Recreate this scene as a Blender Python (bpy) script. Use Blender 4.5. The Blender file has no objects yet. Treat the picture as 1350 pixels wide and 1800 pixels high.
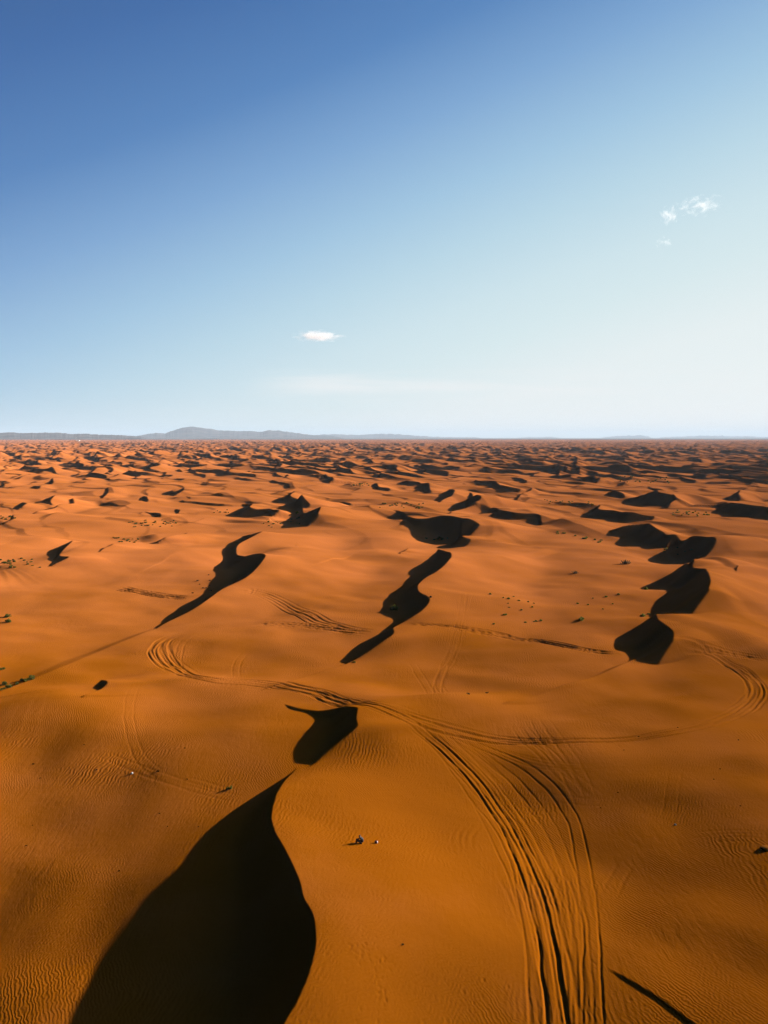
import bpy, math, random
import numpy as np
from mathutils import Vector, Matrix

random.seed(7)
rng = np.random.default_rng(11)
R = math.radians

# ------------------------------------------------------------------ scene, camera
scene = bpy.context.scene
COL = scene.collection
H = 50.0                       # drone height above the dune floor
F = 1295.0                     # focal length in pixels of the 1350 x 1800 photograph
PITCH = math.atan((900 - 769) / F)
SUN_EL = R(18.0)
SUN_AZ = R(64.0)               # clockwise from +Y
SH = np.array([math.sin(SUN_AZ), math.cos(SUN_AZ)])     # horizontal direction to the sun
TAN_EL = math.tan(SUN_EL)
FINE = 1.0

cam_d = bpy.data.cameras.new('camera')
cam = bpy.data.objects.new('camera', cam_d)
COL.objects.link(cam)
cam.location = (0, 0, H)
cam.rotation_euler = (math.pi / 2 - PITCH, 0, 0)
cam_d.sensor_fit = 'VERTICAL'
cam_d.sensor_height = 24
cam_d.lens = 24 * F / 1800
cam_d.clip_start = 0.5
cam_d.clip_end = 200000
scene.camera = cam

CP, SP = math.cos(PITCH), math.sin(PITCH)


def ray(u, v):
    a = (np.asarray(u, float) - 675) / F
    b = (900 - np.asarray(v, float)) / F
    return a, CP + b * SP, -SP + b * CP


def unproject(u, v, z):
    dx, dy, dz = ray(u, v)
    dz = np.minimum(dz, -1e-4)
    t = (np.asarray(z, float) - H) / dz
    return dx * t, dy * t


def project(x, y, z):
    zz = z - H
    d = y * CP - zz * SP
    up = y * SP + zz * CP
    d = np.maximum(d, 0.1)
    return 675 + F * x / d, 900 - F * up / d


# ------------------------------------------------------------------ noise
def _hash(i, j, seed):
    n = (i * 374761393 + j * 668265263 + seed * 1442695041) & 0xFFFFFFFF
    n = ((n ^ (n >> 13)) * 1274126177) & 0xFFFFFFFF
    n = n ^ (n >> 16)
    return (n & 0xFFFF).astype(np.float32) / 65535.0


def vnoise(x, y, seed=0):
    xi = np.floor(x)
    yi = np.floor(y)
    fx = (x - xi).astype(np.float32)
    fy = (y - yi).astype(np.float32)
    xi = xi.astype(np.int64)
    yi = yi.astype(np.int64)
    fx = fx * fx * fx * (fx * (fx * 6 - 15) + 10)
    fy = fy * fy * fy * (fy * (fy * 6 - 15) + 10)
    a = _hash(xi, yi, seed)
    b = _hash(xi + 1, yi, seed)
    c = _hash(xi, yi + 1, seed)
    d = _hash(xi + 1, yi + 1, seed)
    return (a + (b - a) * fx) * (1 - fy) + (c + (d - c) * fx) * fy


def fbm(x, y, seed=0, octaves=3):
    v, a, tot = 0.0, 1.0, 0.0
    for k in range(octaves):
        v = v + a * vnoise(x * 2 ** k + 17.3 * k, y * 2 ** k - 9.1 * k, seed + k)
        tot += a
        a *= 0.5
    return v / tot


def sstep(a, b, x):
    t = np.clip((x - a) / (b - a), 0, 1)
    return t * t * (3 - 2 * t)


# ------------------------------------------------------------------ dune crests traced as C (crest) and E (shadow edge), photograph pixels
ST = []


def S(C, E=None, A=None, Lw=None, lee=32.0, sm=1.0, amax=14.0, ww=0):
    ST.append(dict(C=C, E=E, A=A, Lw=Lw, lee=lee, sm=sm, amax=amax, ww=ww))


# the big foreground slip face
S([(380, 2100), (425, 1950), (470, 1850), (497, 1800), (517, 1770), (526, 1750), (540, 1720), (549, 1690), (556, 1660), (555, 1635), (552, 1610), (545, 1596),
   (534, 1580), (528, 1550), (515, 1520), (500, 1490), (483, 1462), (477, 1440), (479, 1420), (486, 1395), (500, 1372), (522, 1351)],
  [(175, 2100), (135, 1900), (122, 1800), (150, 1740), (200, 1660), (260, 1590), (335, 1500), (370, 1455), (400, 1432), (430, 1408), (455, 1391), (480, 1375), (522, 1350)], Lw=36)
S([(515, 1350), (545, 1338), (580, 1326), (612, 1311), (631, 1299), (636, 1290), (632, 1279), (626, 1264), (628, 1250), (630, 1243), (605, 1241), (585, 1246),
   (560, 1250), (530, 1246), (500, 1238)],
  [(515, 1350), (521, 1318), (533, 1290), (549, 1276), (556, 1265), (547, 1255), (528, 1248), (500, 1239)], Lw=60)
S([(430, 1214), (500, 1200), (585, 1174), (617, 1162), (650, 1150), (675, 1137), (690, 1122), (694, 1113), (690, 1104), (700, 1098), (715, 1092), (740, 1075), (752, 1063),
   (757, 1052), (750, 1047), (738, 1042), (733, 1035), (735, 1027), (745, 1017), (770, 1003), (785, 990), (794, 978), (793, 972), (770, 965)],
  [(430, 1213), (500, 1199), (585, 1173), (590, 1163), (610, 1147), (630, 1133), (645, 1127), (658, 1121), (656, 1114), (675, 1108), (690, 1099), (689, 1088), (677, 1082), (672, 1072),
   (675, 1055), (690, 1042), (710, 1028), (717, 1015), (712, 1005), (707, 1000), (717, 990), (735, 980), (755, 970), (770, 964)], Lw=46)
_E3 = [(763, 964), (752, 955), (740, 945), (730, 935), (726, 925), (730, 918), (718, 910), (705, 906), (692, 903)]
S([(843, 930), (842, 923), (838, 917), (820, 912), (790, 906), (770, 906), (750, 912), (730, 912), (700, 902), (690, 901)], [(775, 966)] + _E3, A=[3, 7.5, 8.5, 7.5, 6.5, 5, 3.5, 2, 1, 0.3], Lw=52)
S([(840, 949), (828, 948), (816, 946), (811, 941)], [(800, 962), (770, 965), (755, 956), (780, 945)], A=[0.8, 2.6, 3.0, 1.5], Lw=40)
S([(-60, 1240), (0, 1216), (100, 1176), (200, 1134), (268, 1106)], [(-60, 1239), (0, 1215), (100, 1175), (200, 1133), (268, 1105)], A=[0.4, 0.5, 0.6, 0.6, 0.4], Lw=50, lee=8)
S([(268, 1106), (275, 1103), (310, 1085), (345, 1068), (370, 1050), (380, 1042), (390, 1035), (405, 1030), (430, 1017), (445, 1005), (460, 988), (468, 976), (462, 972),
   (450, 972), (430, 978), (416, 975), (415, 965), (420, 955), (440, 945), (470, 938), (480, 932), (475, 930), (450, 937), (425, 943)],
  [(268, 1105), (275, 1101), (300, 1078), (325, 1062), (337, 1057), (340, 1050), (352, 1048), (365, 1035), (372, 1025), (378, 1010), (373, 1000), (376, 985),
   (385, 970), (400, 958), (407, 950), (425, 941)], Lw=48)
S([(800, 1238), (900, 1227), (1000, 1205), (1060, 1184), (1103, 1163), (1140, 1150)], [(800, 1237), (900, 1226), (1000, 1204), (1060, 1183), (1103, 1162), (1140, 1149)],
  A=[0.3, 0.5, 0.8, 1.1, 1.3, 0.3], Lw=50, lee=13)
_E5 = [(1100, 1150), (1082, 1143), (1078, 1132), (1085, 1120), (1105, 1103), (1130, 1090), (1150, 1080)]
S([(1160, 1138), (1180, 1127), (1185, 1119), (1183, 1108), (1170, 1098), (1156, 1088), (1153, 1079)], _E5, A=[0.5, 3.5, 5.0, 5.0, 4.6, 3.5, 1], Lw=50)
S([(1155, 1081), (1170, 1070), (1195, 1060), (1220, 1048), (1245, 1035), (1250, 1022), (1246, 1008), (1240, 998), (1225, 992), (1205, 990)],
  [(1155, 1073), (1150, 1063), (1155, 1050), (1160, 1040), (1145, 1040), (1132, 1037), (1137, 1025), (1160, 1010), (1180, 998), (1205, 990)], A=[0.4, 0.5, 0.8, 1.5, 4.5, 7, 7.5, 6.5, 4, 1], Lw=46)
S([(1205, 990), (1250, 975), (1290, 957), (1280, 950), (1256, 944), (1220, 942), (1195, 945), (1180, 951), (1166, 958)],
  [(1200, 993), (1175, 992), (1150, 988), (1127, 978), (1126, 975), (1150, 965), (1166, 959)], Lw=70)
S([(1166, 960), (1182, 951), (1180, 945), (1168, 938), (1150, 926), (1140, 919), (1115, 919), (1090, 926), (1072, 933)],
  [(1150, 966), (1125, 970), (1100, 963), (1080, 957), (1062, 948), (1062, 942), (1071, 934)], Lw=26)
S([(1170, 908), (1140, 906), (1110, 902), (1080, 897), (1056, 896), (1050, 894), (1055, 887)],
  [(1170, 910), (1130, 916), (1080, 919), (1068, 919), (1066, 914), (1025, 911), (1016, 905), (1035, 895), (1055, 886)])
S([(1170, 890), (1184, 880), (1192, 874), (1188, 870), (1180, 868), (1160, 867), (1140, 869), (1120, 873), (1100, 877)],
  [(1168, 892), (1140, 892), (1116, 890), (1092, 885), (1087, 881), (1100, 877)])
S([(1420, 905), (1350, 891), (1310, 886), (1270, 882), (1220, 883), (1195, 883), (1180, 886)],
  [(1420, 925), (1350, 914), (1300, 911), (1265, 909), (1255, 908), (1240, 898), (1220, 895), (1185, 892), (1175, 889)])
S([(1300, 882), (1297, 868), (1300, 862), (1320, 858), (1328, 854)], [(1262, 882), (1263, 873), (1285, 863), (1306, 853), (1328, 853)])
S([(1400, 848), (1350, 844), (1328, 842), (1300, 840), (1270, 835), (1250, 834)], [(1400, 856), (1350, 850), (1316, 850), (1290, 845), (1262, 840), (1243, 838)])
S([(1328, 835), (1300, 830), (1280, 829), (1240, 830), (1220, 832)], [(1328, 837), (1300, 836), (1262, 836), (1235, 838), (1214, 837)])
S([(1230, 845), (1215, 842), (1200, 840), (1187, 838)], [(1230, 846), (1215, 849), (1195, 846), (1185, 841)])
S([(1172, 864), (1160, 859), (1140, 857)], [(1172, 865), (1150, 863), (1137, 858)])
S([(958, 915), (930, 906), (890, 898), (850, 891), (830, 890), (810, 896)], [(946, 925), (910, 921), (880, 913), (840, 906), (810, 905)])
S([(926, 858), (906, 858), (890, 854), (878, 852), (872, 847), (871, 842), (863, 846), (850, 845), (838, 845), (832, 849)],
  [(926, 859), (904, 865), (886, 866), (860, 863), (847, 860), (842, 854), (833, 850)])
S([(941, 864), (935, 861), (922, 862), (905, 866)], [(941, 865), (930, 867), (905, 867)])
S([(928, 846), (918, 841), (908, 839), (898, 839)], [(928, 847), (915, 851), (908, 851), (905, 846), (898, 840)])
S([(1066, 840), (1060, 838), (1045, 839), (1025, 841), (1010, 842), (998, 845)], [(1066, 841), (1050, 848), (1030, 852), (1005, 852), (996, 849), (998, 846)])
S([(985, 829), (983, 825), (975, 822), (962, 822), (955, 823)], [(985, 830), (975, 836), (955, 837), (951, 834), (962, 829), (957, 824)])
S([(1022, 829), (1012, 820), (1015, 812), (1014, 803), (1005, 802), (990, 803)], [(1022, 830), (1005, 829), (995, 823), (992, 818), (998, 812), (985, 808), (975, 806)])
S([(1130, 833), (1115, 827), (1095, 826), (1075, 828)], [(1130, 835), (1100, 836), (1060, 836), (1050, 834)])
S([(1100, 872), (1091, 866), (1086, 863), (1080, 862), (1070, 865)], [(1100, 875), (1085, 877), (1075, 874), (1060, 871)])
S([(787, 901), (815, 892), (835, 882), (847, 876), (845, 872), (838, 870), (825, 873)], [(785, 901), (778, 899), (773, 899), (776, 894), (800, 885), (825, 874)])
S([(770, 882), (780, 878), (795, 870), (801, 863), (798, 860), (790, 860)], [(770, 883), (768, 880), (767, 873), (778, 866), (790, 861)])
S([(757, 865), (755, 857), (754, 850), (750, 848), (740, 851), (732, 854)], [(757, 866), (747, 868), (735, 865), (722, 861), (732, 855)])
S([(740, 849), (725, 846), (715, 845), (705, 847), (697, 850)], [(740, 853), (725, 854), (710, 853), (697, 852)])
S([(689, 861), (683, 859), (683, 855), (675, 857), (665, 856), (664, 850), (660, 849), (652, 853)], [(689, 862), (685, 864), (670, 862), (656, 860), (652, 855)])
S([(620, 884), (612, 882), (592, 882)], [(620, 886), (610, 888), (600, 884), (592, 883)])
S([(556, 908), (561, 898), (566, 888), (552, 889), (540, 892), (525, 895)],
  [(520, 928), (495, 928), (497, 920), (497, 912), (505, 908), (512, 900)], A=[2.5, 5, 7, 6, 4.5, 2.5], Lw=50)
S([(548, 891), (535, 881), (520, 876), (505, 873), (518, 864)], [(540, 893), (515, 895), (495, 889), (474, 883), (490, 875), (518, 863)])
S([(515, 897), (490, 896), (455, 895), (440, 894), (437, 892), (446, 884), (440, 885), (425, 885)],
  [(515, 899), (480, 906), (450, 909), (420, 909), (394, 908), (406, 898), (401, 893), (425, 886)])
S([(410, 887), (370, 884), (350, 883), (335, 881), (320, 881), (308, 886)], [(410, 889), (375, 890), (340, 890), (320, 890), (310, 887)])
S([(356, 879), (340, 875), (328, 874)], [(356, 880), (340, 880), (328, 875)])
S([(314, 901), (316, 896), (309, 895)], [(314, 902), (308, 903), (307, 896)])
S([(283, 907), (282, 902), (275, 901), (262, 901), (255, 899)], [(283, 908), (275, 910), (270, 909), (262, 903), (255, 900)])
S([(305, 871), (315, 866), (324, 861)], [(303, 872), (292, 871), (300, 866), (324, 860)])
S([(312, 922), (335, 919), (350, 914), (359, 911)], [(312, 921), (330, 917), (345, 913), (359, 910)])
S([(510, 852), (495, 847), (478, 844)], [(510, 853), (490, 852), (468, 847), (478, 845)])
S([(495, 842), (505, 839), (511, 836), (505, 834)], [(495, 843), (485, 841), (484, 838), (495, 837), (505, 834)])
S([(583, 848), (587, 840), (580, 838), (572, 838)], [(583, 849), (560, 849), (556, 844), (572, 839)])
S([(660, 840), (672, 835), (665, 833), (658, 833)], [(655, 841), (648, 838), (658, 834)])
S([(80, 996), (110, 987), (135, 976), (120, 978), (107, 983), (104, 975), (110, 967), (128, 950)], [(80, 995), (81, 985), (82, 972), (88, 965), (104, 956), (128, 949)], Lw=60)
S([(174, 970), (185, 962), (199, 956)], [(174, 969), (178, 961), (199, 955)])
S([(255, 952), (272, 949), (288, 944), (310, 940), (330, 938)], [(253, 952), (245, 947), (232, 942), (222, 938), (250, 936), (330, 937)], A=[0, 1, 2.2, 3, 3, 2, 0.4])
S([(178, 876), (183, 873), (190, 866), (188, 862), (183, 860)], [(178, 877), (174, 872), (176, 866), (183, 860)])
S([(262, 881), (258, 873), (252, 872)], [(255, 882), (243, 880), (246, 875), (252, 872)])
S([(24, 898), (60, 899), (96, 893), (115, 890), (131, 884), (126, 878)], [(24, 897), (60, 894), (95, 891), (100, 888), (112, 885), (126, 878)], A=[1, 2, 2.5, 2.5, 2.5, 0.5])
S([(34, 893), (48, 884), (40, 883)], [(30, 896), (20, 895), (32, 886), (40, 883)])
S([(96, 888), (85, 882), (96, 871)], [(90, 888), (60, 884), (75, 878), (96, 870)])
S([(0, 922), (10, 918), (24, 912)], [(-12, 921), (8, 915), (24, 911)])
S([(35, 854), (48, 852), (56, 849)], [(35, 855), (20, 850), (56, 849)])
S([(66, 859), (74, 857), (72, 854), (60, 854)], [(66, 860), (50, 858), (60, 854)])
S([(90, 851), (94, 848), (93, 844)], [(88, 852), (76, 850), (93, 844)])
S([(703, 972), (711, 968), (717, 964)], [(699, 973), (705, 967), (717, 963)])
# thin roll-over at the bottom right and the small hollow at the left
S([(1330, 1880), (1270, 1840), (1215, 1795), (1165, 1757), (1115, 1726), (1085, 1710), (1068, 1703)],
  [(1290, 1880), (1235, 1840), (1180, 1792), (1140, 1765), (1100, 1731), (1080, 1714), (1068, 1705)], Lw=40, lee=24, amax=0.14)
S([(140, 1224), (163, 1217), (185, 1208), (192, 1200), (186, 1196), (178, 1195)], [(140, 1222), (160, 1214), (166, 1206), (173, 1199), (178, 1196)], Lw=45)

# soft swells: (u, v, length across the view m, length along the view m, height m, turn in degrees)
SWELL = [
    (600, 1640, 9, 12, 0.35, 0),
    (470, 1440, 9, 9, 0.5, 0),
    (450, 1290, 10, 12, 0.9, 0),
    (660, 1275, 7, 8, 0.6, 0),
    (150, 1290, 40, 14, 2.2, -8),
    (-390, 1800, 24, 40, -6.0, 0),
    (1780, 1640, 42, 45, 4.2, 0),
    (650, 1000, 40, 40, 1.0, 0),
    (762, 943, 13, 22, -3.2, 0),
    (1172, 976, 13, 16, -2.4, 0),
    (1100, 948, 14, 20, -1.5, 0),
    (1165, 1022, 9, 10, -1.0, 0),
    (1110, 1122, 8, 9, -0.9, 0),
    (520, 912, 12, 25, -2.0, 0),
    (420, 985, 10, 20, -1.2, 0),
    (440, 900, 20, 25, -1.5, 0),
    (980, 1260, 40, 25, 0.8, 0),
]


# long soft ridges: points, height m, width on the near/right side m, width on the far/left side m
RIDGE = [
    ([(-120, 1246), (0, 1231), (80, 1226), (160, 1215), (230, 1202), (300, 1196), (390, 1198), (520, 1209), (660, 1239), (760, 1243), (880, 1246), (980, 1252)], 1.7, 17, 8),
    ([(1450, 1396), (1300, 1372), (1150, 1358), (980, 1352), (840, 1358)], 0.75, 13, 9),
    ([(-60, 1003), (0, 1001), (70, 992), (135, 976), (230, 970), (330, 969), (420, 976)], 2.2, 22, 14),
    ([(-40, 950), (0, 949), (40, 947), (70, 948), (105, 956)], 2.6, 24, 14),
    ([(20, 905), (36, 903), (90, 907), (160, 910), (220, 912), (275, 925)], 3.0, 34, 18),
    ([(240, 942), (300, 939), (350, 938), (410, 946)], 2.0, 22, 14),
    ([(462, 972), (520, 974), (580, 970), (640, 966), (705, 985)], 1.5, 22, 14),
    ([(566, 888), (640, 895), (690, 902)], 2.6, 34, 20),
    ([(838, 949), (880, 957), (930, 962), (970, 966)], 1.6, 24, 14),
    ([(957, 915), (1010, 921), (1060, 930), (1090, 940)], 2.0, 26, 16),
    ([(1246, 1002), (1300, 1001), (1360, 1012)], 1.5, 20, 12),
    ([(1288, 957), (1330, 962), (1380, 972)], 2.2, 26, 16),
    ([(1190, 1122), (1280, 1100), (1380, 1090)], 1.0, 24, 18),
    ([(330, 881), (400, 870), (480, 868)], 2.2, 34, 22),
    ([(410, 912), (470, 906), (500, 907)], 1.6, 26, 16),
]


def resample(pts, n):
    p = np.array([q[:2] for q in pts], float)
    d = np.r_[0, np.cumsum(np.hypot(*(p[1:] - p[:-1]).T))]
    q = np.linspace(0, d[-1], n)
    return np.c_[np.interp(q, d, p[:, 0]), np.interp(q, d, p[:, 1])]


def blur1(a, s):
    if s <= 0:
        return a
    r = max(1, int(3 * s))
    k = np.exp(-0.5 * (np.arange(-r, r + 1) / s) ** 2)
    k /= k.sum()
    return np.convolve(np.pad(a, r, mode='edge'), k, mode='valid')


def in_poly(px, py, poly):
    c = np.zeros(px.shape, bool)
    n = len(poly)
    for i in range(n):
        x1, y1 = poly[i]
        x2, y2 = poly[(i + 1) % n]
        if y1 == y2:
            continue
        cond = (y1 > py) != (y2 > py)
        c ^= cond & (px < (x2 - x1) * (py - y1) / (y2 - y1) + x1)
    return c


def to_st(x, y):
    return x * SH[0] + y * SH[1], -x * SH[1] + y * SH[0]


# ------------------------------------------------------------------ the dune field beyond and beside the traced crests
def field_layer(x, y, lam, A0, seed, thr=0.25):
    s, t = to_st(x, y)
    w = 1.5 * (fbm(s / (lam * 2.6) + 5.2, t / (lam * 1.7) - 3.3, seed, 2) - 0.5) + 0.5 * (vnoise(s / (lam * 0.9), t / (lam * 0.55), seed + 9) - 0.5)
    ph = s / lam + w
    amp = sstep(thr, 0.85, fbm(s / (lam * 1.4) - 1.7, t / (lam * 0.9) + 8.1, seed + 20, 2) * 1.15 - 0.05)
    A = A0 * (0.10 + 0.95 * amp)
    p = ph - np.floor(ph)
    q = np.clip(1.7 * A / lam, 0.06, 0.45)
    xw = np.clip(p / (1 - q), 0, 1)
    wind = (1 - xw) ** 2 * (1 + 1.3 * xw)
    lee = np.clip((p - (1 - q)) / q, 0, 1)
    return A * np.where(p < 1 - q, wind, lee ** 1.15)


def field_h(x, y):
    r = np.hypot(x, y)
    az = np.abs(x) / np.maximum(y, 1.0)
    side = sstep(0.62, 0.95, np.where(y > 0, az, 2.0))
    mk = np.maximum(np.maximum(sstep(700, 1080, r), side * sstep(60, 160, r) * 0.8), sstep(240, 560, r) * 0.32)
    h = np.zeros_like(r)
    sel = mk > 0
    if sel.any():
        xs, ys = x[sel], y[sel]
        big = sstep(0.3, 0.75, fbm(xs / 900 + 2, ys / 900, 77, 2) + 0.07 * np.clip(xs / (np.abs(ys) + 50.0), -1, 1))
        f = field_layer(xs, ys, 74, 8.6, 31, 0.2) * (0.85 + 0.45 * big) + field_layer(xs + 31, ys - 12, 40, 4.2, 52, 0.25) * 0.8
        f = f + (0.1 + 0.7 * big) * field_layer(xs, ys, 150, 10.0, 63, 0.35)
        h[sel] += f * mk[sel] * (1 - sstep(15000, 19000, r[sel]))
    return h


_sw = []
for u, v, lx, ly, amp, turn in SWELL:
    x0, y0 = unproject(u, v, 0)
    _sw.append((float(x0), float(y0), lx, ly, amp, R(turn)))


_rg = []
for pts, amp, w1, w2 in RIDGE:
    c = resample(pts, 60)
    x0, y0 = unproject(c[:, 0], c[:, 1], amp)
    x0, y0 = blur1(x0, 2.0), blur1(y0, 2.0)
    _rg.append((x0, y0, amp, w1, w2))


def ridge_h(x, y):
    h = np.zeros_like(x)
    for x0, y0, amp, w1, w2 in _rg:
        W = 3 * max(w1, w2)
        m = (x > x0.min() - W) & (x < x0.max() + W) & (y > y0.min() - W) & (y < y0.max() + W)
        if not m.any():
            continue
        px, py = x[m], y[m]
        best = np.full(px.shape, 1e18)
        sgn = np.ones(px.shape)
        par = np.zeros(px.shape)
        n = len(x0)
        for i in range(n - 1):
            ex, ey = x0[i + 1] - x0[i], y0[i + 1] - y0[i]
            L2 = ex * ex + ey * ey + 1e-9
            f = np.clip(((px - x0[i]) * ex + (py - y0[i]) * ey) / L2, 0, 1)
            dx, dy = px - x0[i] - f * ex, py - y0[i] - f * ey
            d2 = dx * dx + dy * dy
            b = d2 < best
            best = np.where(b, d2, best)
            sgn = np.where(b, np.sign(ex * dy - ey * dx), sgn)
            par = np.where(b, (i + f) / (n - 1), par)
        d = np.sqrt(best)
        far = sgn * (1 if x0[-1] > x0[0] else -1)      # + on the far side of a left-to-right ridge
        k = sstep(-0.25, 0.25, far * d / min(w1, w2))
        w = w1 + (w2 - w1) * k
        fade = np.clip(np.minimum(par, 1 - par) / 0.22, 0, 1)
        fade = fade * fade * (3 - 2 * fade)
        h[m] += amp * fade * np.exp(-(d / w) ** 2)
    return h


def base_h(x, y):
    h = 1.3 * (fbm(x / 52 + 3.1, y / 34 - 7.7, 5, 2) - 0.5) * 2 + 2.4 * sstep(140, 420, np.hypot(x, y)) * (fbm(x / 95 + 1.1, y / 55 - 2.7, 8, 3) - 0.5) * 2
    h = h + 0.65 * (1 - sstep(200, 420, np.hypot(x, y))) * (fbm(x / 17 + 9.1, y / 13 + 2.2, 15, 2) - 0.5) * 2
    for x0, y0, lx, ly, amp, tn in _sw:
        dx, dy = x - x0, y - y0
        a = dx * math.cos(tn) + dy * math.sin(tn)
        b = -dx * math.sin(tn) + dy * math.cos(tn)
        h = h + amp * np.exp(-(a / lx) ** 2 - (b / ly) ** 2)
    return h + field_h(x, y) + ridge_h(np.asarray(x, float), np.asarray(y, float))


def stroke_h(st, s, t):
    if st.get('tc') is None:
        return np.zeros_like(s)
    A = np.interp(t, st['tc'], st['Ac'], left=0, right=0)
    c = np.interp(t, st['tc'], st['sc'])
    d = s - c
    L = st['Lw'] if st['Lw'] else np.maximum(18.0, 8.0 * A)
    xw = np.clip(d / L, 0, 1)
    Aw = np.interp(t, st['tw'], st['Aw'], left=0, right=0)
    wind = (A + (Aw - A) * sstep(0, st['wx'], d)) * ((1 - xw) ** 2 * (1 + 1.15 * xw) - 0.2 * np.exp(-((d / L - 1.0) / 0.3) ** 2))
    m = np.interp(t, st['tc'], st['mc'])
    k = 0.10 * A + 1e-4
    lee = k * np.log1p(np.exp(np.clip((A - m * np.maximum(-d, 0)) / k, -30, 30)))
    return np.where(d >= 0, wind, np.minimum(lee, A))


def strokes_h(x, y, skip=None):
    s, t = to_st(x, y)
    h = np.zeros_like(s)
    for st in ST:
        if st is skip or st.get('tc') is None:
            continue
        m = (t > st['tw'][0]) & (t < st['tw'][-1]) & (s > st['smin']) & (s < st['smax'])
        if m.any():
            h[m] += stroke_h(st, s[m], t[m])
    return h


def near_h(x, y, skip=None):
    x = np.asarray(x, float)
    y = np.asarray(y, float)
    return base_h(x, y) + strokes_h(x, y, skip)


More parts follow.
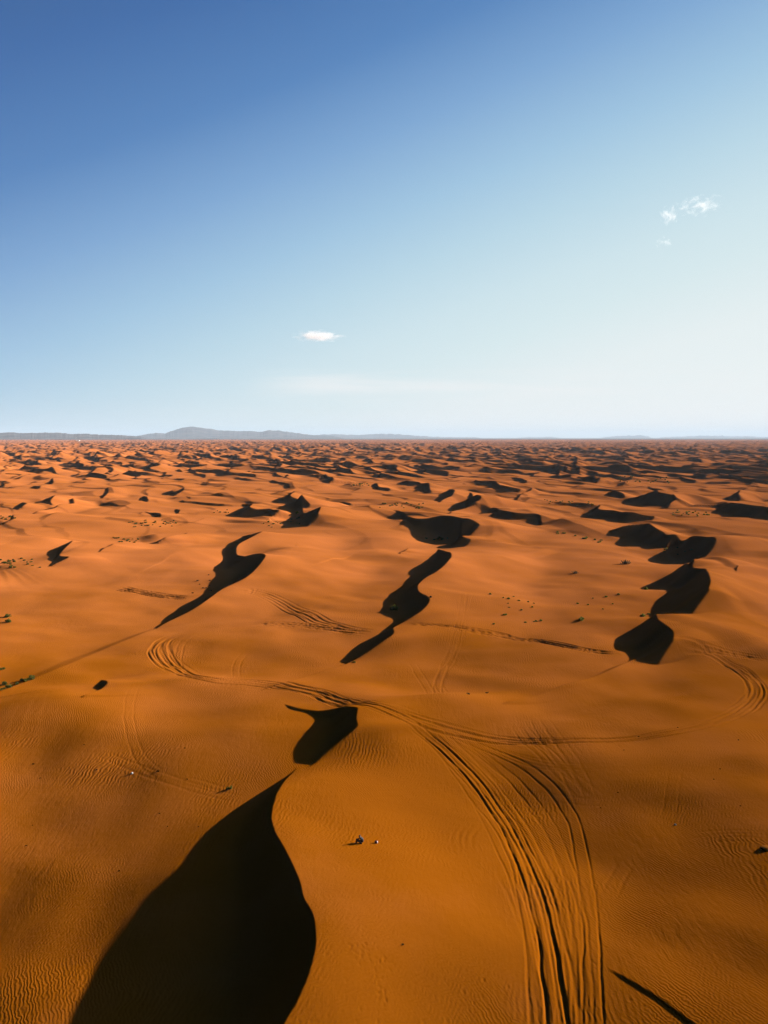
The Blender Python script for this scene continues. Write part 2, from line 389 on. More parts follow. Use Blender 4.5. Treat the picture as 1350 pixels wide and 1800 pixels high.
def solve_strokes():
    for it in range(7):
        for st in ST:
            n = 90
            C = resample(st['C'], n)
            A0 = st.get('As')
            if A0 is None:
                A0 = np.full(n, 2.0)
            cand = np.linspace(0.02, st['amax'], 70)
            # crest points for every candidate height
            U = C[:, 0][:, None] + 0 * cand[None]
            V = C[:, 1][:, None] + 0 * cand[None]
            zb = st.get('zb')
            if zb is None:
                zb = np.zeros(n)
            Z = zb[:, None] + cand[None]
            X, Y = unproject(U, V, Z)
            far = np.hypot(X[:, 0], Y[:, 0])
            zt = st.get('zt')
            if zt is None:
                zt = np.zeros(n)
            Ln = (Z - zt[:, None]) / TAN_EL
            TX, TY = X - SH[0] * Ln, Y - SH[1] * Ln
            for _ in range(8 if (far.mean() < 160 and it > 2) else 2):
                if it:
                    ZT = near_h(TX.ravel(), TY.ravel(), st).reshape(TX.shape)
                else:
                    ZT = np.zeros_like(TX)
                Ln = np.maximum(Z - ZT, 0.01) / TAN_EL
                TX, TY = X - SH[0] * Ln, Y - SH[1] * Ln
            PU, PV = project(TX, TY, ZT)
            poly = [q[:2] for q in st['C']] + list(reversed(st['E']))
            ins = in_poly(PU, PV, poly)
            A = np.zeros(n)
            miss = np.zeros(n, bool)
            for i in range(n):
                row = ins[i]
                k = 0
                # allow a short miss at the crest itself
                while k < 6 and not row[k]:
                    k += 1
                if k >= 6:
                    miss[i] = True
                    continue
                while k < len(row) and row[k]:
                    k += 1
                A[i] = cand[min(k, len(row) - 1)]
            if far.mean() > 300:
                A[miss] = (0.45 * np.median(A[~miss]) if (~miss).any() else 1.0)
            if st['A'] is not None:
                A = np.maximum(A, np.interp(np.linspace(0, 1, n), np.linspace(0, 1, len(st['A'])), st['A']))
            A = blur1(A, 1.6)
            A = A0 * 0.3 + A * 0.7 if it else A
            fade = np.minimum(1, np.minimum(np.arange(n), np.arange(n)[::-1]) / 4.0)
            A = np.maximum(A, min(0.35, 0.3 * st['amax'])) * fade
            st['As'] = A
            x, y = unproject(C[:, 0], C[:, 1], zb + A)
            if it:
                zb = zb * 0.15 + 0.85 * near_h(x, y, st)
                st['zb'] = zb
                x, y = unproject(C[:, 0], C[:, 1], zb + A)
            s, t = to_st(x, y)
            if t[-1] < t[0]:
                s, t, A = s[::-1], t[::-1], A[::-1]
            # the tallest consistent run of crest points, ordered across the sun rows
            wgt = A + 0.15
            best, prev = wgt.copy(), np.full(n, -1)
            for i in range(1, n):
                ok = np.nonzero(t[:i] < t[i] - 1e-3)[0]
                if len(ok):
                    k = ok[np.argmax(best[ok])]
                    best[i] += best[k]
                    prev[i] = k
            keep = [int(np.argmax(best))]
            while prev[keep[-1]] >= 0:
                keep.append(int(prev[keep[-1]]))
            keep = keep[::-1]
            if len(keep) < 2:
                keep = [int(np.argmin(t)), int(np.argmax(t))]
            st['tn'] = t[keep]
            # resample the crest evenly across the sun rows and smooth its kinks
            m = max(40, min(600, int((t[keep][-1] - t[keep][0]) / 0.4)))
            tt = np.linspace(t[keep][0], t[keep][-1], m)
            dt = (tt[-1] - tt[0]) / (m - 1) + 1e-9
            sg = 0.006 * float(np.mean(y)) * st['sm'] / dt
            sc = blur1(np.interp(tt, t[keep], s[keep]), min(sg, (0.035 if far.mean() > 350 else 0.02) * m))
            for _ in range(14):
                g = np.abs(np.gradient(sc, dt))
                if g.max() < 3.8:
                    break
                # ease only the stretches that run too nearly along the sun rows
                w = np.clip(blur1((g > 3.2).astype(float), max(2.0, 0.02 * m)) * 2, 0, 1)
                sc = sc * (1 - w) + blur1(sc, max(1.5, 0.015 * m)) * w
            st['n_sc'] = sc
            g = blur1(np.gradient(sc, dt), max(1.0, 0.012 * m))
            st['n_mc'] = np.maximum(math.tan(R(st['lee'])) / np.sqrt(1 + 0.5 * g * g), min(TAN_EL * 1.35, math.tan(R(st['lee']))))
            Ai = np.interp(tt, t[keep], A[keep])
            Ai = blur1(Ai, min(sg, (0.035 if far.mean() > 350 else 0.02) * m))
            # sand cannot stand as a cliff: taper every crest along its length and past its ends
            ext = np.arange(1, 1 + int(min(5.0, 0.62 * max(Ai[: m // 8].max(), Ai[-(m // 8):].max())) / dt)) * dt
            tt = np.r_[tt[0] - ext[::-1], tt, tt[-1] + ext]
            tilt = 2.6
            st['n_sc'] = np.r_[st['n_sc'][0] - tilt * ext[::-1], st['n_sc'], np.full(len(ext), st['n_sc'][-1])]
            st['n_mc'] = np.r_[np.full(len(ext), st['n_mc'][0]), st['n_mc'], np.full(len(ext), st['n_mc'][-1])]
            Ai = np.r_[np.zeros(len(ext)), Ai, np.zeros(len(ext))]
            for k in range(1, len(Ai)):
                Ai[k] = max(Ai[k], Ai[k - 1] - 1.6 * dt)
            for k in range(len(Ai) - 2, -1, -1):
                Ai[k] = max(Ai[k], Ai[k + 1] - 1.6 * dt)
            Ai = blur1(Ai, 1.2)
            Ai[0] = Ai[-1] = 0
            st['n_Ac'] = Ai
            st['n_tc'] = tt
        for st in ST:
            st['tc'], st['sc'], st['Ac'], st['mc'] = st['n_tc'], st['n_sc'], st['n_Ac'], st['n_mc']
            sgw = max(4.0, 0.016 * float(np.hypot(*unproject(*st['C'][0][:2], 0)) if st['C'][0][1] > 800 else 300))
            sgw = min(sgw, 12.0)
            st['tw'] = np.arange(st['tc'][0] - 3 * sgw, st['tc'][-1] + 3 * sgw, 0.8)
            st['Aw'] = blur1(np.interp(st['tw'], st['tc'], st['Ac'], left=0, right=0), sgw / 0.8)
            st['wx'] = 4.0 * sgw
            Lm = st['Lw'] if st['Lw'] else max(18.0, 8.0 * st['Ac'].max())
            st['smin'] = st['sc'].min() - 3.2 * st['Ac'].max() - 3
            st['smax'] = st['sc'].max() + 1.75 * Lm + 1


solve_strokes()


def full_h(x, y):
    x = np.asarray(x, float)
    y = np.asarray(y, float)
    return near_h(x, y) * (1 - sstep(17000, 20000, np.hypot(x, y)))


def hit(uv, hfun=None, rmax=2500.0):
    """First point where the photograph's pixel meets the sand."""
    hfun = hfun or full_h
    uv = np.array(uv, float)
    dx, dy, dz = ray(uv[:, 0], uv[:, 1])
    hz = np.hypot(dx, dy)
    n = 420
    rr = np.geomspace(30, rmax, n)
    T = rr[None] / hz[:, None]
    X, Y, Z = dx[:, None] * T, dy[:, None] * T, H + dz[:, None] * T
    G = hfun(X.ravel(), Y.ravel()).reshape(X.shape)
    D = Z - G
    below = D < 0
    k = np.argmax(below, axis=1)
    k = np.where(below.any(axis=1), np.maximum(k, 1), n - 1)
    i = np.arange(len(uv))
    a, b = D[i, k - 1], D[i, k]
    f = np.clip(a / np.where(np.abs(a - b) < 1e-9, 1, a - b), 0, 1)
    t = T[i, k - 1] + (T[i, k] - T[i, k - 1]) * f
    x, y = dx * t, dy * t
    return x, y, hfun(x, y)
# ------------------------------------------------------------------ wheel tracks pressed into the sand (photograph pixels, then world metres)
# (points, number of wheel pairs, spread m, depth m, rut half width m, churned)
TRK = [
    # main band climbing from the bottom edge to the turning loop
    ([(1000, 1860), (985, 1760), (975, 1680), (958, 1600), (930, 1520), (895, 1450), (850, 1385), (800, 1330), (750, 1285), (700, 1255), (660, 1240), (620, 1232), (570, 1222), (520, 1208),
      (450, 1200), (390, 1198), (345, 1190), (310, 1176), (288, 1156), (280, 1140), (286, 1126), (312, 1116), (345, 1111)], 5, 4.0, 0.11, 0.10, 0),
    ([(985, 1860), (975, 1760), (965, 1680), (948, 1600), (922, 1520), (890, 1450), (846, 1385), (797, 1330), (748, 1286), (698, 1256), (655, 1242), (600, 1230), (520, 1210), (450, 1201)], 1, 0.2, 0.30, 0.15, 0),
    ([(1003, 1860), (998, 1760), (985, 1680), (966, 1600), (936, 1520), (900, 1450), (853, 1383), (802, 1328), (752, 1283), (702, 1254), (660, 1239), (600, 1226), (520, 1207)], 1, 0.2, 0.19, 0.13, 0),
    ([(640, 1236), (560, 1219), (500, 1205), (430, 1199), (390, 1198), (345, 1190), (310, 1176), (288, 1156), (280, 1140), (286, 1126), (312, 1116)], 4, 4.5, 0.30, 0.2, 0),
    # outer pair bending round the band
    ([(1046, 1860), (1040, 1760), (1042, 1690), (1036, 1600), (1024, 1510), (1010, 1440), (975, 1390), (930, 1350), (880, 1325), (830, 1305), (780, 1285), (720, 1262), (660, 1240)], 1, 0.1, 0.16, 0.11, 0),
    ([(1025, 1860), (1022, 1720), (1018, 1620), (1000, 1530), (960, 1440), (905, 1370), (850, 1325), (790, 1285), (720, 1260)], 1, 1.2, 0.08, 0.12, 0),
    ([(1010, 1860), (1000, 1700), (978, 1580), (940, 1470), (880, 1380), (820, 1320), (760, 1280)], 2, 2.4, 0.06, 0.12, 0),
    ([(955, 1860), (945, 1740), (935, 1640), (905, 1540), (870, 1470), (835, 1400)], 1, 1.0, 0.06, 0.12, 0),
    # right-going pair and the loop back up to the right slip face
    ([(690, 1250), (740, 1270), (790, 1284), (850, 1297), (930, 1303), (1010, 1304), (1080, 1302), (1160, 1292), (1240, 1275), (1290, 1255), (1322, 1232), (1334, 1215), (1325, 1195), (1300, 1175),
      (1260, 1150), (1222, 1132), (1186, 1126)], 2, 2.0, 0.34, 0.2, 0),
    ([(1290, 1255), (1322, 1232), (1336, 1215), (1327, 1195), (1302, 1175), (1262, 1150), (1222, 1132), (1186, 1126)], 3, 3.6, 0.19, 0.15, 0),
    ([(1186, 1126), (1250, 1137), (1300, 1149), (1360, 1160)], 2, 2.2, 0.30, 0.22, 1),
    ([(705, 1098), (760, 1098), (820, 1105), (880, 1114), (950, 1127), (1010, 1140), (1060, 1148), (1095, 1149)], 3, 2.6, 0.36, 0.25, 1),
    ([(655, 1113), (610, 1107), (560, 1091), (520, 1073), (490, 1056), (460, 1043), (440, 1038), (410, 1037)], 5, 4.6, 0.30, 0.15, 0),
    ([(655, 1114), (600, 1106), (540, 1100), (490, 1096), (430, 1098)], 4, 3.0, 0.20, 0.2, 1),
    ([(338, 1052), (300, 1048), (260, 1042), (205, 1033)], 4, 5.0, 0.28, 0.24, 1),
    # faint lines
    ([(822, 1040), (815, 1075), (810, 1110), (795, 1150), (776, 1185), (770, 1205), (785, 1224)], 2, 2.4, 0.06, 0.14, 0),
    ([(805, 1050), (812, 1085), (800, 1125), (780, 1165), (775, 1200)], 1, 1.2, 0.05, 0.14, 0),
    ([(724, 1163), (736, 1185), (752, 1208), (765, 1220)], 1, 0.2, 0.06, 0.14, 0),
    ([(240, 1196), (228, 1230), (226, 1260), (232, 1300), (250, 1340), (285, 1366), (330, 1382)], 1, 0.1, 0.05, 0.13, 0),
    ([(172, 1322), (230, 1346), (300, 1372), (360, 1390), (440, 1408)], 1, 0.1, 0.07, 0.14, 0),
    ([(310, 1378), (318, 1370), (332, 1370), (360, 1380), (420, 1396)], 1, 0.1, 0.06, 0.14, 0),
    ([(815, 1498), (806, 1478), (812, 1455), (835, 1440)], 2, 1.6, 0.06, 0.18, 0),
    ([(440, 1140), (425, 1152), (414, 1170), (416, 1192)], 1, 0.1, 0.08, 0.16, 0),
    ([(318, 1190), (312, 1160), (318, 1130), (350, 1112)], 1, 0.3, 0.09, 0.16, 0),
    ([(940, 1250), (975, 1310), (1010, 1370), (1040, 1420)], 2, 3.0, 0.045, 0.14, 0),
    ([(905, 1262), (950, 1320), (985, 1360), (1050, 1412)], 2, 2.5, 0.045, 0.14, 0),
    ([(860, 1310), (930, 1340), (1000, 1352), (1070, 1350)], 2, 1.6, 0.04, 0.14, 0),
    ([(930, 1393), (990, 1408), (1060, 1413), (1085, 1408)], 1, 0.3, 0.05, 0.14, 0),
    ([(1108, 1505), (1085, 1545), (1060, 1590)], 1, 0.1, 0.06, 0.2, 0),
    ([(1190, 1340), (1180, 1400), (1172, 1450)], 1, 0.1, 0.02, 0.14, 0),
    ([(1200, 1480), (1260, 1465), (1350, 1470), (1380, 1474)], 2, 1.4, 0.05, 0.15, 0),
    ([(1205, 1745), (1235, 1738), (1275, 1750)], 1, 0.1, 0.05, 0.16, 0),
    ([(1310, 1505), (1330, 1518), (1365, 1545)], 1, 0.1, 0.08, 0.18, 0),
    ([(905, 1380), (820, 1391), (740, 1393), (600, 1398)], 1, 0.1, 0.03, 0.15, 0),
    ([(960, 1860), (945, 1700), (920, 1600), (880, 1520)], 1, 1.0, 0.05, 0.16, 0),
]
TX0, TY0, TRES = -150.0, 40.0, 0.1
TNX, TNY = 3000, 2700
TRKMAP = np.zeros((TNY, TNX), np.float32)
_all = [p for tk in TRK for p in tk[0]]
_hx, _hy, _hz = hit(_all)
_o = 0


def stamp(cx, cy, w, dep, berm):
    """Presses a rut with low shoulders along the line cx, cy."""
    gx, gy = np.gradient(cx), np.gradient(cy)
    g = np.hypot(gx, gy) + 1e-9
    nx, ny = -gy / g, gx / g
    for off in np.arange(-2.6 * w, 2.61 * w, 0.05):
        a = off / w
        prof = -math.exp(-a ** 4) + berm * math.exp(-((abs(a) - 1.65) / 0.5) ** 2)
        ix = np.rint((cx + nx * off - TX0) / TRES).astype(int)
        iy = np.rint((cy + ny * off - TY0) / TRES).astype(int)
        ok = (ix >= 0) & (ix < TNX) & (iy >= 0) & (iy < TNY)
        ix, iy = ix[ok], iy[ok]
        val = (dep[ok] * prof).astype(np.float32)
        if prof < 0:
            np.minimum.at(TRKMAP, (iy, ix), val)
        else:
            cur = TRKMAP[iy, ix]
            TRKMAP[iy, ix] = np.where(cur >= 0, np.maximum(cur, val), cur + val * 0.15)


for pts, pairs, spread, dep, w, churn in TRK:
    k = len(pts)
    px, py = _hx[_o:_o + k], _hy[_o:_o + k]
    _o += k
    d = np.r_[0, np.cumsum(np.hypot(np.diff(px), np.diff(py)))]
    n = max(20, int(d[-1] / 0.07))
    q = np.linspace(0, d[-1], n)
    cx, cy = np.interp(q, d, px), np.interp(q, d, py)
    sg = 2.2 / 0.07
    cx, cy = blur1(cx, sg), blur1(cy, sg)
    gx, gy = np.gradient(cx), np.gradient(cy)
    g = np.hypot(gx, gy) + 1e-9
    nx, ny = -gy / g, gx / g
    end = np.minimum(1, np.minimum(q, d[-1] - q) / 5.0)
    for pr in range(pairs):
        u0 = (pr + 0.5) / pairs - 0.5 if pairs > 1 else 0.0
        ph = rng.uniform(0, 100)
        off0 = (u0 + rng.uniform(-0.1, 0.1)) * spread + (vnoise(q / 16 + ph, q * 0 + pr, 91) - 0.5) * spread * 0.45
        dd = 0.62 * dep * rng.uniform(0.6, 1.15) * (0.5 + 0.75 * vnoise(q / 6 + ph, q * 0, 92) + 0.35 * vnoise(q / 0.8 + ph, q * 0 + 3, 95)) * end
        if churn:
            dd = dd * 1.7
        if churn:
            dd = dd * (0.35 + 1.1 * vnoise(q / 0.9 + ph, q * 0, 93))
        for sd in (-0.8, 0.8):
            o = off0 + sd + (vnoise(q / 3 + ph, q * 0 + 7 * sd, 94) - 0.5) * 0.22
            stamp(cx + nx * o, cy + ny * o, w * rng.uniform(0.85, 1.15), dd, 0.38)

# foot marks and wheel scuffs on the near dune, trampled ground round the sitting person
_fp = []
for (u0, v0, su, sv, cnt) in ((628, 1668, 20, 9, 44), (676, 1692, 12, 6, 16), (668, 1730, 6, 26, 12), (620, 1775, 60, 20, 12), (800, 1770, 45, 22, 9), (610, 1522, 16, 6, 16), (560, 1415, 38, 14, 36),
                              (600, 1476, 10, 4, 8), (1050, 1690, 10, 12, 26), (500, 1470, 8, 16, 18), (880, 1740, 40, 30, 7), (668, 1484, 8, 3, 8), (1118, 1768, 60, 20, 14), (330, 1345, 60, 20, 18)):
    for _ in range(cnt):
        _fp.append((rng.normal(u0, su), rng.normal(v0, sv)))
for i in range(26):
    _fp.append((640 + 1.6 * i + rng.normal(0, 2), 1660 + 4.2 * i + rng.normal(0, 2)))
_fp = [(a, min(b, 1795)) for a, b in _fp]
fx, fy, fz = hit(_fp)
for x, y in zip(fx, fy):
    rx, ry, an = rng.uniform(0.07, 0.11), rng.uniform(0.10, 0.17), rng.uniform(0, 3.1)
    ci, cj = int((x - TX0) / TRES), int((y - TY0) / TRES)
    if not (6 < ci < TNX - 7 and 6 < cj < TNY - 7):
        continue
    jj, ii = np.mgrid[cj - 5:cj + 6, ci - 5:ci + 6]
    ax, ay = ii * TRES + TX0 - x, jj * TRES + TY0 - y
    e = np.sqrt(((ax * math.cos(an) + ay * math.sin(an)) / rx) ** 2 + ((-ax * math.sin(an) + ay * math.cos(an)) / ry) ** 2)
    pit = -0.13 * np.exp(-e ** 3) + 0.035 * np.exp(-((e - 1.7) / 0.5) ** 2)
    TRKMAP[cj - 5:cj + 6, ci - 5:ci + 6] += pit.astype(np.float32) * rng.uniform(0.2, 0.7)
TRKMAP = (TRKMAP + 0.5 * (np.roll(TRKMAP, 1, 0) + np.roll(TRKMAP, -1, 0) + np.roll(TRKMAP, 1, 1) + np.roll(TRKMAP, -1, 1))) / 3.0


def track_at(x, y):
    gx = (x - TX0) / TRES
    gy = (y - TY0) / TRES
    ok = (gx > 1) & (gx < TNX - 2) & (gy > 1) & (gy < TNY - 2)
    out = np.zeros(x.shape)
    gx, gy = gx[ok], gy[ok]
    i, j = gx.astype(int), gy.astype(int)
    a, b = gx - i, gy - j
    out[ok] = (TRKMAP[j, i] * (1 - a) + TRKMAP[j, i + 1] * a) * (1 - b) + (TRKMAP[j + 1, i] * (1 - a) + TRKMAP[j + 1, i + 1] * a) * b
    return out



# ------------------------------------------------------------------ helpers for nodes and meshes
def lin(c):
    c = c / 255.0
    return c / 12.92 if c <= 0.04045 else ((c + 0.055) / 1.055) ** 2.4


def srgb(r, g, b):
    return (lin(r), lin(g), lin(b))


class NT:
    def __init__(self, tree):
        self.t = tree
        tree.nodes.clear()

    def n(self, typ, ins=None, **props):
        nd = self.t.nodes.new(typ)
        for k, v in props.items():
            setattr(nd, k, v)
        for k, v in (ins or {}).items():
            s = nd.inputs[k]
            if isinstance(v, bpy.types.NodeSocket):
                self.t.links.new(v, s)
            else:
                s.default_value = v
        return nd

    def m(self, op, a, b=0.0, c=0.0, clamp=False):
        nd = self.n('ShaderNodeMath', {0: a, 1: b, 2: c}, operation=op)
        nd.use_clamp = clamp
        return nd.outputs[0]

    def mix(self, fac, a, b):
        nd = self.t.nodes.new('ShaderNodeMix')
        nd.data_type = 'RGBA'
        for k, v in ((0, fac), (6, a), (7, b)):
            if isinstance(v, bpy.types.NodeSocket):
                self.t.links.new(v, nd.inputs[k])
            elif k == 0:
                nd.inputs[k].default_value = v
            else:
                nd.inputs[k].default_value = (*v, 1)
        return nd.outputs[2]

    def ramp(self, fac, stops, interp='LINEAR'):
        nd = self.n('ShaderNodeValToRGB', {0: fac})
        nd.color_ramp.interpolation = interp
        el = nd.color_ramp.elements
        while len(el) > 1:
            el.remove(el[-1])
        el[0].position = stops[0][0]
        el[0].color = (*stops[0][1], 1)
        for p, c in stops[1:]:
            e = el.new(p)
            e.color = (*c, 1)
        return nd.outputs[0]

    def mapr(self, v, a, b, c=0.0, d=1.0, smooth=True):
        nd = self.n('ShaderNodeMapRange', {0: v, 1: a, 2: b, 3: c, 4: d})
        if smooth:
            nd.interpolation_type = 'SMOOTHSTEP'
        return nd.outputs[0]

    def noise(self, vec, scale, detail=3.0, rough=0.5, dist=0.0):
        nd = self.n('ShaderNodeTexNoise', {'Vector': vec, 'Scale': scale, 'Detail': detail, 'Roughness': rough, 'Distortion': dist})
        return nd.outputs[0]


def new_mat(name):
    m = bpy.data.materials.new(name)
    m.use_nodes = True
    return m, NT(m.node_tree)


def mesh_obj(name, verts, faces, mat=None, parent=None, smooth=False):
    me = bpy.data.meshes.new(name)
    me.from_pydata([tuple(map(float, v)) for v in verts], [], faces)
    me.update()
    if smooth:
        me.polygons.foreach_set('use_smooth', [True] * len(me.polygons))
    o = bpy.data.objects.new(name, me)
    COL.objects.link(o)
    if mat:
        me.materials.append(mat)
    if parent:
        o.parent = parent
    return o


def grid_obj(name, X, Y, Z, wrap, mat):
    nr, nc = X.shape
    co = np.stack([X, Y, Z], -1).reshape(-1, 3).astype(np.float32)
    i = np.arange(nr - 1)[:, None] * nc
    jc = nc if wrap else nc - 1
    j = np.arange(jc)[None]
    j2 = (j + 1) % nc
    q = np.stack([i + j, i + j2, i + nc + j2, i + nc + j], -1).reshape(-1, 4)[:, ::-1].astype(np.int32)
    nf = len(q)
    me = bpy.data.meshes.new(name)
    me.vertices.add(len(co))
    me.vertices.foreach_set('co', co.ravel())
    me.loops.add(nf * 4)
    me.loops.foreach_set('vertex_index', np.ascontiguousarray(q).ravel())
    me.polygons.add(nf)
    me.polygons.foreach_set('loop_start', np.arange(nf, dtype=np.int32) * 4)
    me.polygons.foreach_set('use_smooth', np.ones(nf, bool))
    me.update(calc_edges=True)
    me.materials.append(mat)
    o = bpy.data.objects.new(name, me)
    COL.objects.link(o)
    return o


def tag(o, label=None, cat=None, group=None, kind=None):
    for k, v in (('label', label), ('category', cat), ('group', group), ('kind', kind)):
        if v:
            o[k] = v
    return o


EXPO = 1.28
# ------------------------------------------------------------------ sand
def sand_material():
    m, t = new_mat('desert_sand')
    pos = t.n('ShaderNodeNewGeometry').outputs['Position']
    sep = t.n('ShaderNodeSeparateXYZ', {0: pos})
    ln = t.n('ShaderNodeVectorMath', {0: pos}, operation='LENGTH').outputs['Value']
    n1 = t.noise(pos, 0.016, 4, 0.55)
    n2 = t.noise(pos, 0.11, 5, 0.6)
    n3 = t.noise(pos, 2.3, 4, 0.65)
    # iron-red sand farther out, ochre sand near, darkened to paint in foreground vignetting
    oc = t.mapr(ln, 90, 330, 1.0, 0.12)
    oc = t.m('ADD', oc, t.m('MULTIPLY', t.m('SUBTRACT', n1, 0.5), 1.5))
    oc = t.m('ADD', oc, t.m('MULTIPLY', t.m('SUBTRACT', n2, 0.5), 0.5), clamp=True)
    col = t.mix(oc, (0.66, 0.196, 0.046), (0.37, 0.101, 0.003))
    hsv = t.n('ShaderNodeHueSaturation', {'Color': col, 'Value': t.m('ADD', 0.90, t.m('ADD', t.m('MULTIPLY', n3, 0.10), t.m('MULTIPLY', n2, 0.12)))})
    col = hsv.outputs[0]
    # gravel plain at the foot of the mountains
    pl = t.mapr(t.m('ADD', ln, t.m('MULTIPLY', t.m('SUBTRACT', n1, 0.5), 3000)), 14000, 17000)
    col = t.mix(pl, col, (0.085, 0.075, 0.055))
    # wind ripples
    def band(ang, scale, dist, ds, seed):
        mp = t.n('ShaderNodeMapping', {'Vector': pos, 'Location': (seed, seed * 2, 0), 'Rotation': (0, 0, R(ang))})
        w = t.n('ShaderNodeTexWave', {'Vector': mp.outputs[0], 'Scale': scale, 'Distortion': dist, 'Detail': 2.0, 'Detail Scale': ds, 'Detail Roughness': 0.55},
                wave_type='BANDS', bands_direction='X', wave_profile='SIN')
        return w.outputs['Fac']
    def grain(ang, sx, sy, seed):
        mp = t.n('ShaderNodeMapping', {'Vector': pos, 'Location': (seed, -seed, 0), 'Rotation': (0, 0, R(ang)), 'Scale': (sx, sy, 0.4)})
        return t.noise(mp.outputs[0], 1.0, 2.5, 0.5, 0.7)
    a = band(9, 0.56, 9.0, 0.9, 3.0)
    b = band(-27, 0.95, 7.5, 1.1, 11.0)
    c = band(34, 0.78, 8.5, 1.0, 23.0)
    g1 = grain(12, 1.9, 0.42, 4.0)
    g2 = grain(-30, 2.6, 0.6, 31.0)
    k1 = t.mapr(t.noise(pos, 0.05, 3, 0.5), 0.42, 0.58)
    k2 = t.mapr(t.noise(t.n('ShaderNodeMapping', {'Vector': pos, 'Location': (90, 40, 0)}).outputs[0], 0.04, 3, 0.5), 0.46, 0.60)
    k3 = t.mapr(t.noise(t.n('ShaderNodeMapping', {'Vector': pos, 'Location': (-30, 70, 0)}).outputs[0], 0.07, 3, 0.55), 0.40, 0.62)
    h1 = t.n('ShaderNodeMix', {0: k1, 2: a, 3: t.m('MULTIPLY', b, 0.6)}).outputs[0]
    h2 = t.n('ShaderNodeMix', {0: t.m('MULTIPLY', k2, 0.8), 2: h1, 3: t.m('MULTIPLY', c, 0.7)}).outputs[0]
    gg = t.n('ShaderNodeMix', {0: k1, 2: g2, 3: g1}).outputs[0]
    h3 = t.n('ShaderNodeMix', {0: t.m('MULTIPLY', k3, 0.85), 2: h2, 3: t.m('MULTIPLY', gg, 2.0)}).outputs[0]
    amp = t.mapr(t.noise(pos, 0.06, 4, 0.6), 0.33, 0.62, 0.35, 1.0)
    amp = t.m('MULTIPLY', amp, t.mapr(ln, 90, 420, 1.0, 0.3))
    hh = t.m('MULTIPLY', h3, amp)
    hh = t.m('ADD', hh, t.m('MULTIPLY', t.noise(pos, 5.0, 4, 0.7), 0.25))
    hh = t.m('ADD', hh, t.m('MULTIPLY', t.noise(pos, 0.7, 4, 0.6), 1.1))
    bp = t.n('ShaderNodeBump', {'Height': hh, 'Strength': 1.0, 'Distance': 0.043})
    d = t.n('ShaderNodeBsdfDiffuse', {'Color': col, 'Roughness': 0.6, 'Normal': bp.outputs[0]})
    o = t.n('ShaderNodeOutputMaterial', {'Surface': d.outputs[0]})
    return m


SAND = sand_material()
r_near = np.geomspace(42, 260, int(760 * FINE))
r_mid = np.r_[np.geomspace(260, 1150, int(700 * FINE))[1:], np.geomspace(1150, 15000, int(640 * FINE))[1:]]
r_out = np.geomspace(15000, 65000, 60)[1:]
rr = np.r_[0.5, 12, 28, r_near, r_mid, r_out]
azf = np.linspace(-50, 50, int(1560 * FINE))
azr = np.linspace(50, 310, 150)[1:-1]
az = np.radians(np.r_[azf, azr])
RR, AZ = np.meshgrid(rr, az, indexing='ij')
X = RR * np.sin(AZ)
Y = RR * np.cos(AZ)
Z = full_h(X.ravel(), Y.ravel()).reshape(X.shape)
Z = Z + track_at(X, Y)
ground = grid_obj('sand_dunes', X, Y, Z, True, SAND)
tag(ground, kind='structure')
GMIN = float(Z.min())
del X, Y, RR, AZ
# ------------------------------------------------------------------ light
sun_d = bpy.data.lights.new('sun', 'SUN')
sun_d.energy = 5.0
sun_d.angle = R(0.55)
sun_d.color = (1.0, 0.945, 0.86)
sun = bpy.data.objects.new('sun', sun_d)
COL.objects.link(sun)
sdir = Vector((math.sin(SUN_AZ) * math.cos(SUN_EL), math.cos(SUN_AZ) * math.cos(SUN_EL), math.sin(SUN_EL)))
sun.rotation_euler = sdir.to_track_quat('Z', 'Y').to_euler()
sun.location = (0, 0, 3000)

world = bpy.data.worlds.new('World')
scene.world = world
world.use_nodes = True
wt = NT(world.node_tree)
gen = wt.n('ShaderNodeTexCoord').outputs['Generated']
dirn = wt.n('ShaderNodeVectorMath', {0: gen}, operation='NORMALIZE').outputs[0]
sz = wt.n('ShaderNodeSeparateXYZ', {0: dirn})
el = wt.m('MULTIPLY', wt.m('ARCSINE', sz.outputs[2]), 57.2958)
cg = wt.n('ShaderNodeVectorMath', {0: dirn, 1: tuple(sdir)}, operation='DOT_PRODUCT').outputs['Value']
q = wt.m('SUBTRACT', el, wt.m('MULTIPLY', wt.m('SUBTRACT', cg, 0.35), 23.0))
q = wt.m('ADD', q, wt.m('MULTIPLY', wt.m('MAXIMUM', wt.m('SUBTRACT', -0.14, cg), 0.0), 45.0))  # unseen sky opposite the sun dimmed further to deepen the dune shadows
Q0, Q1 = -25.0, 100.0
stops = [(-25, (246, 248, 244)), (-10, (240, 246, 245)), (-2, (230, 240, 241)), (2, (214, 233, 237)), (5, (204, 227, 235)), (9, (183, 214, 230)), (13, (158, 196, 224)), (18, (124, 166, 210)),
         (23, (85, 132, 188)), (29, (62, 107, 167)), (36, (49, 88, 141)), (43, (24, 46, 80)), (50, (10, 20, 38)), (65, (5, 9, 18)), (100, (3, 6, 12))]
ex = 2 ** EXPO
rc = wt.ramp(wt.m('DIVIDE', wt.m('SUBTRACT', q, Q0), Q1 - Q0, clamp=True), [((a - Q0) / (Q1 - Q0), tuple(c / ex for c in srgb(*b))) for a, b in stops])
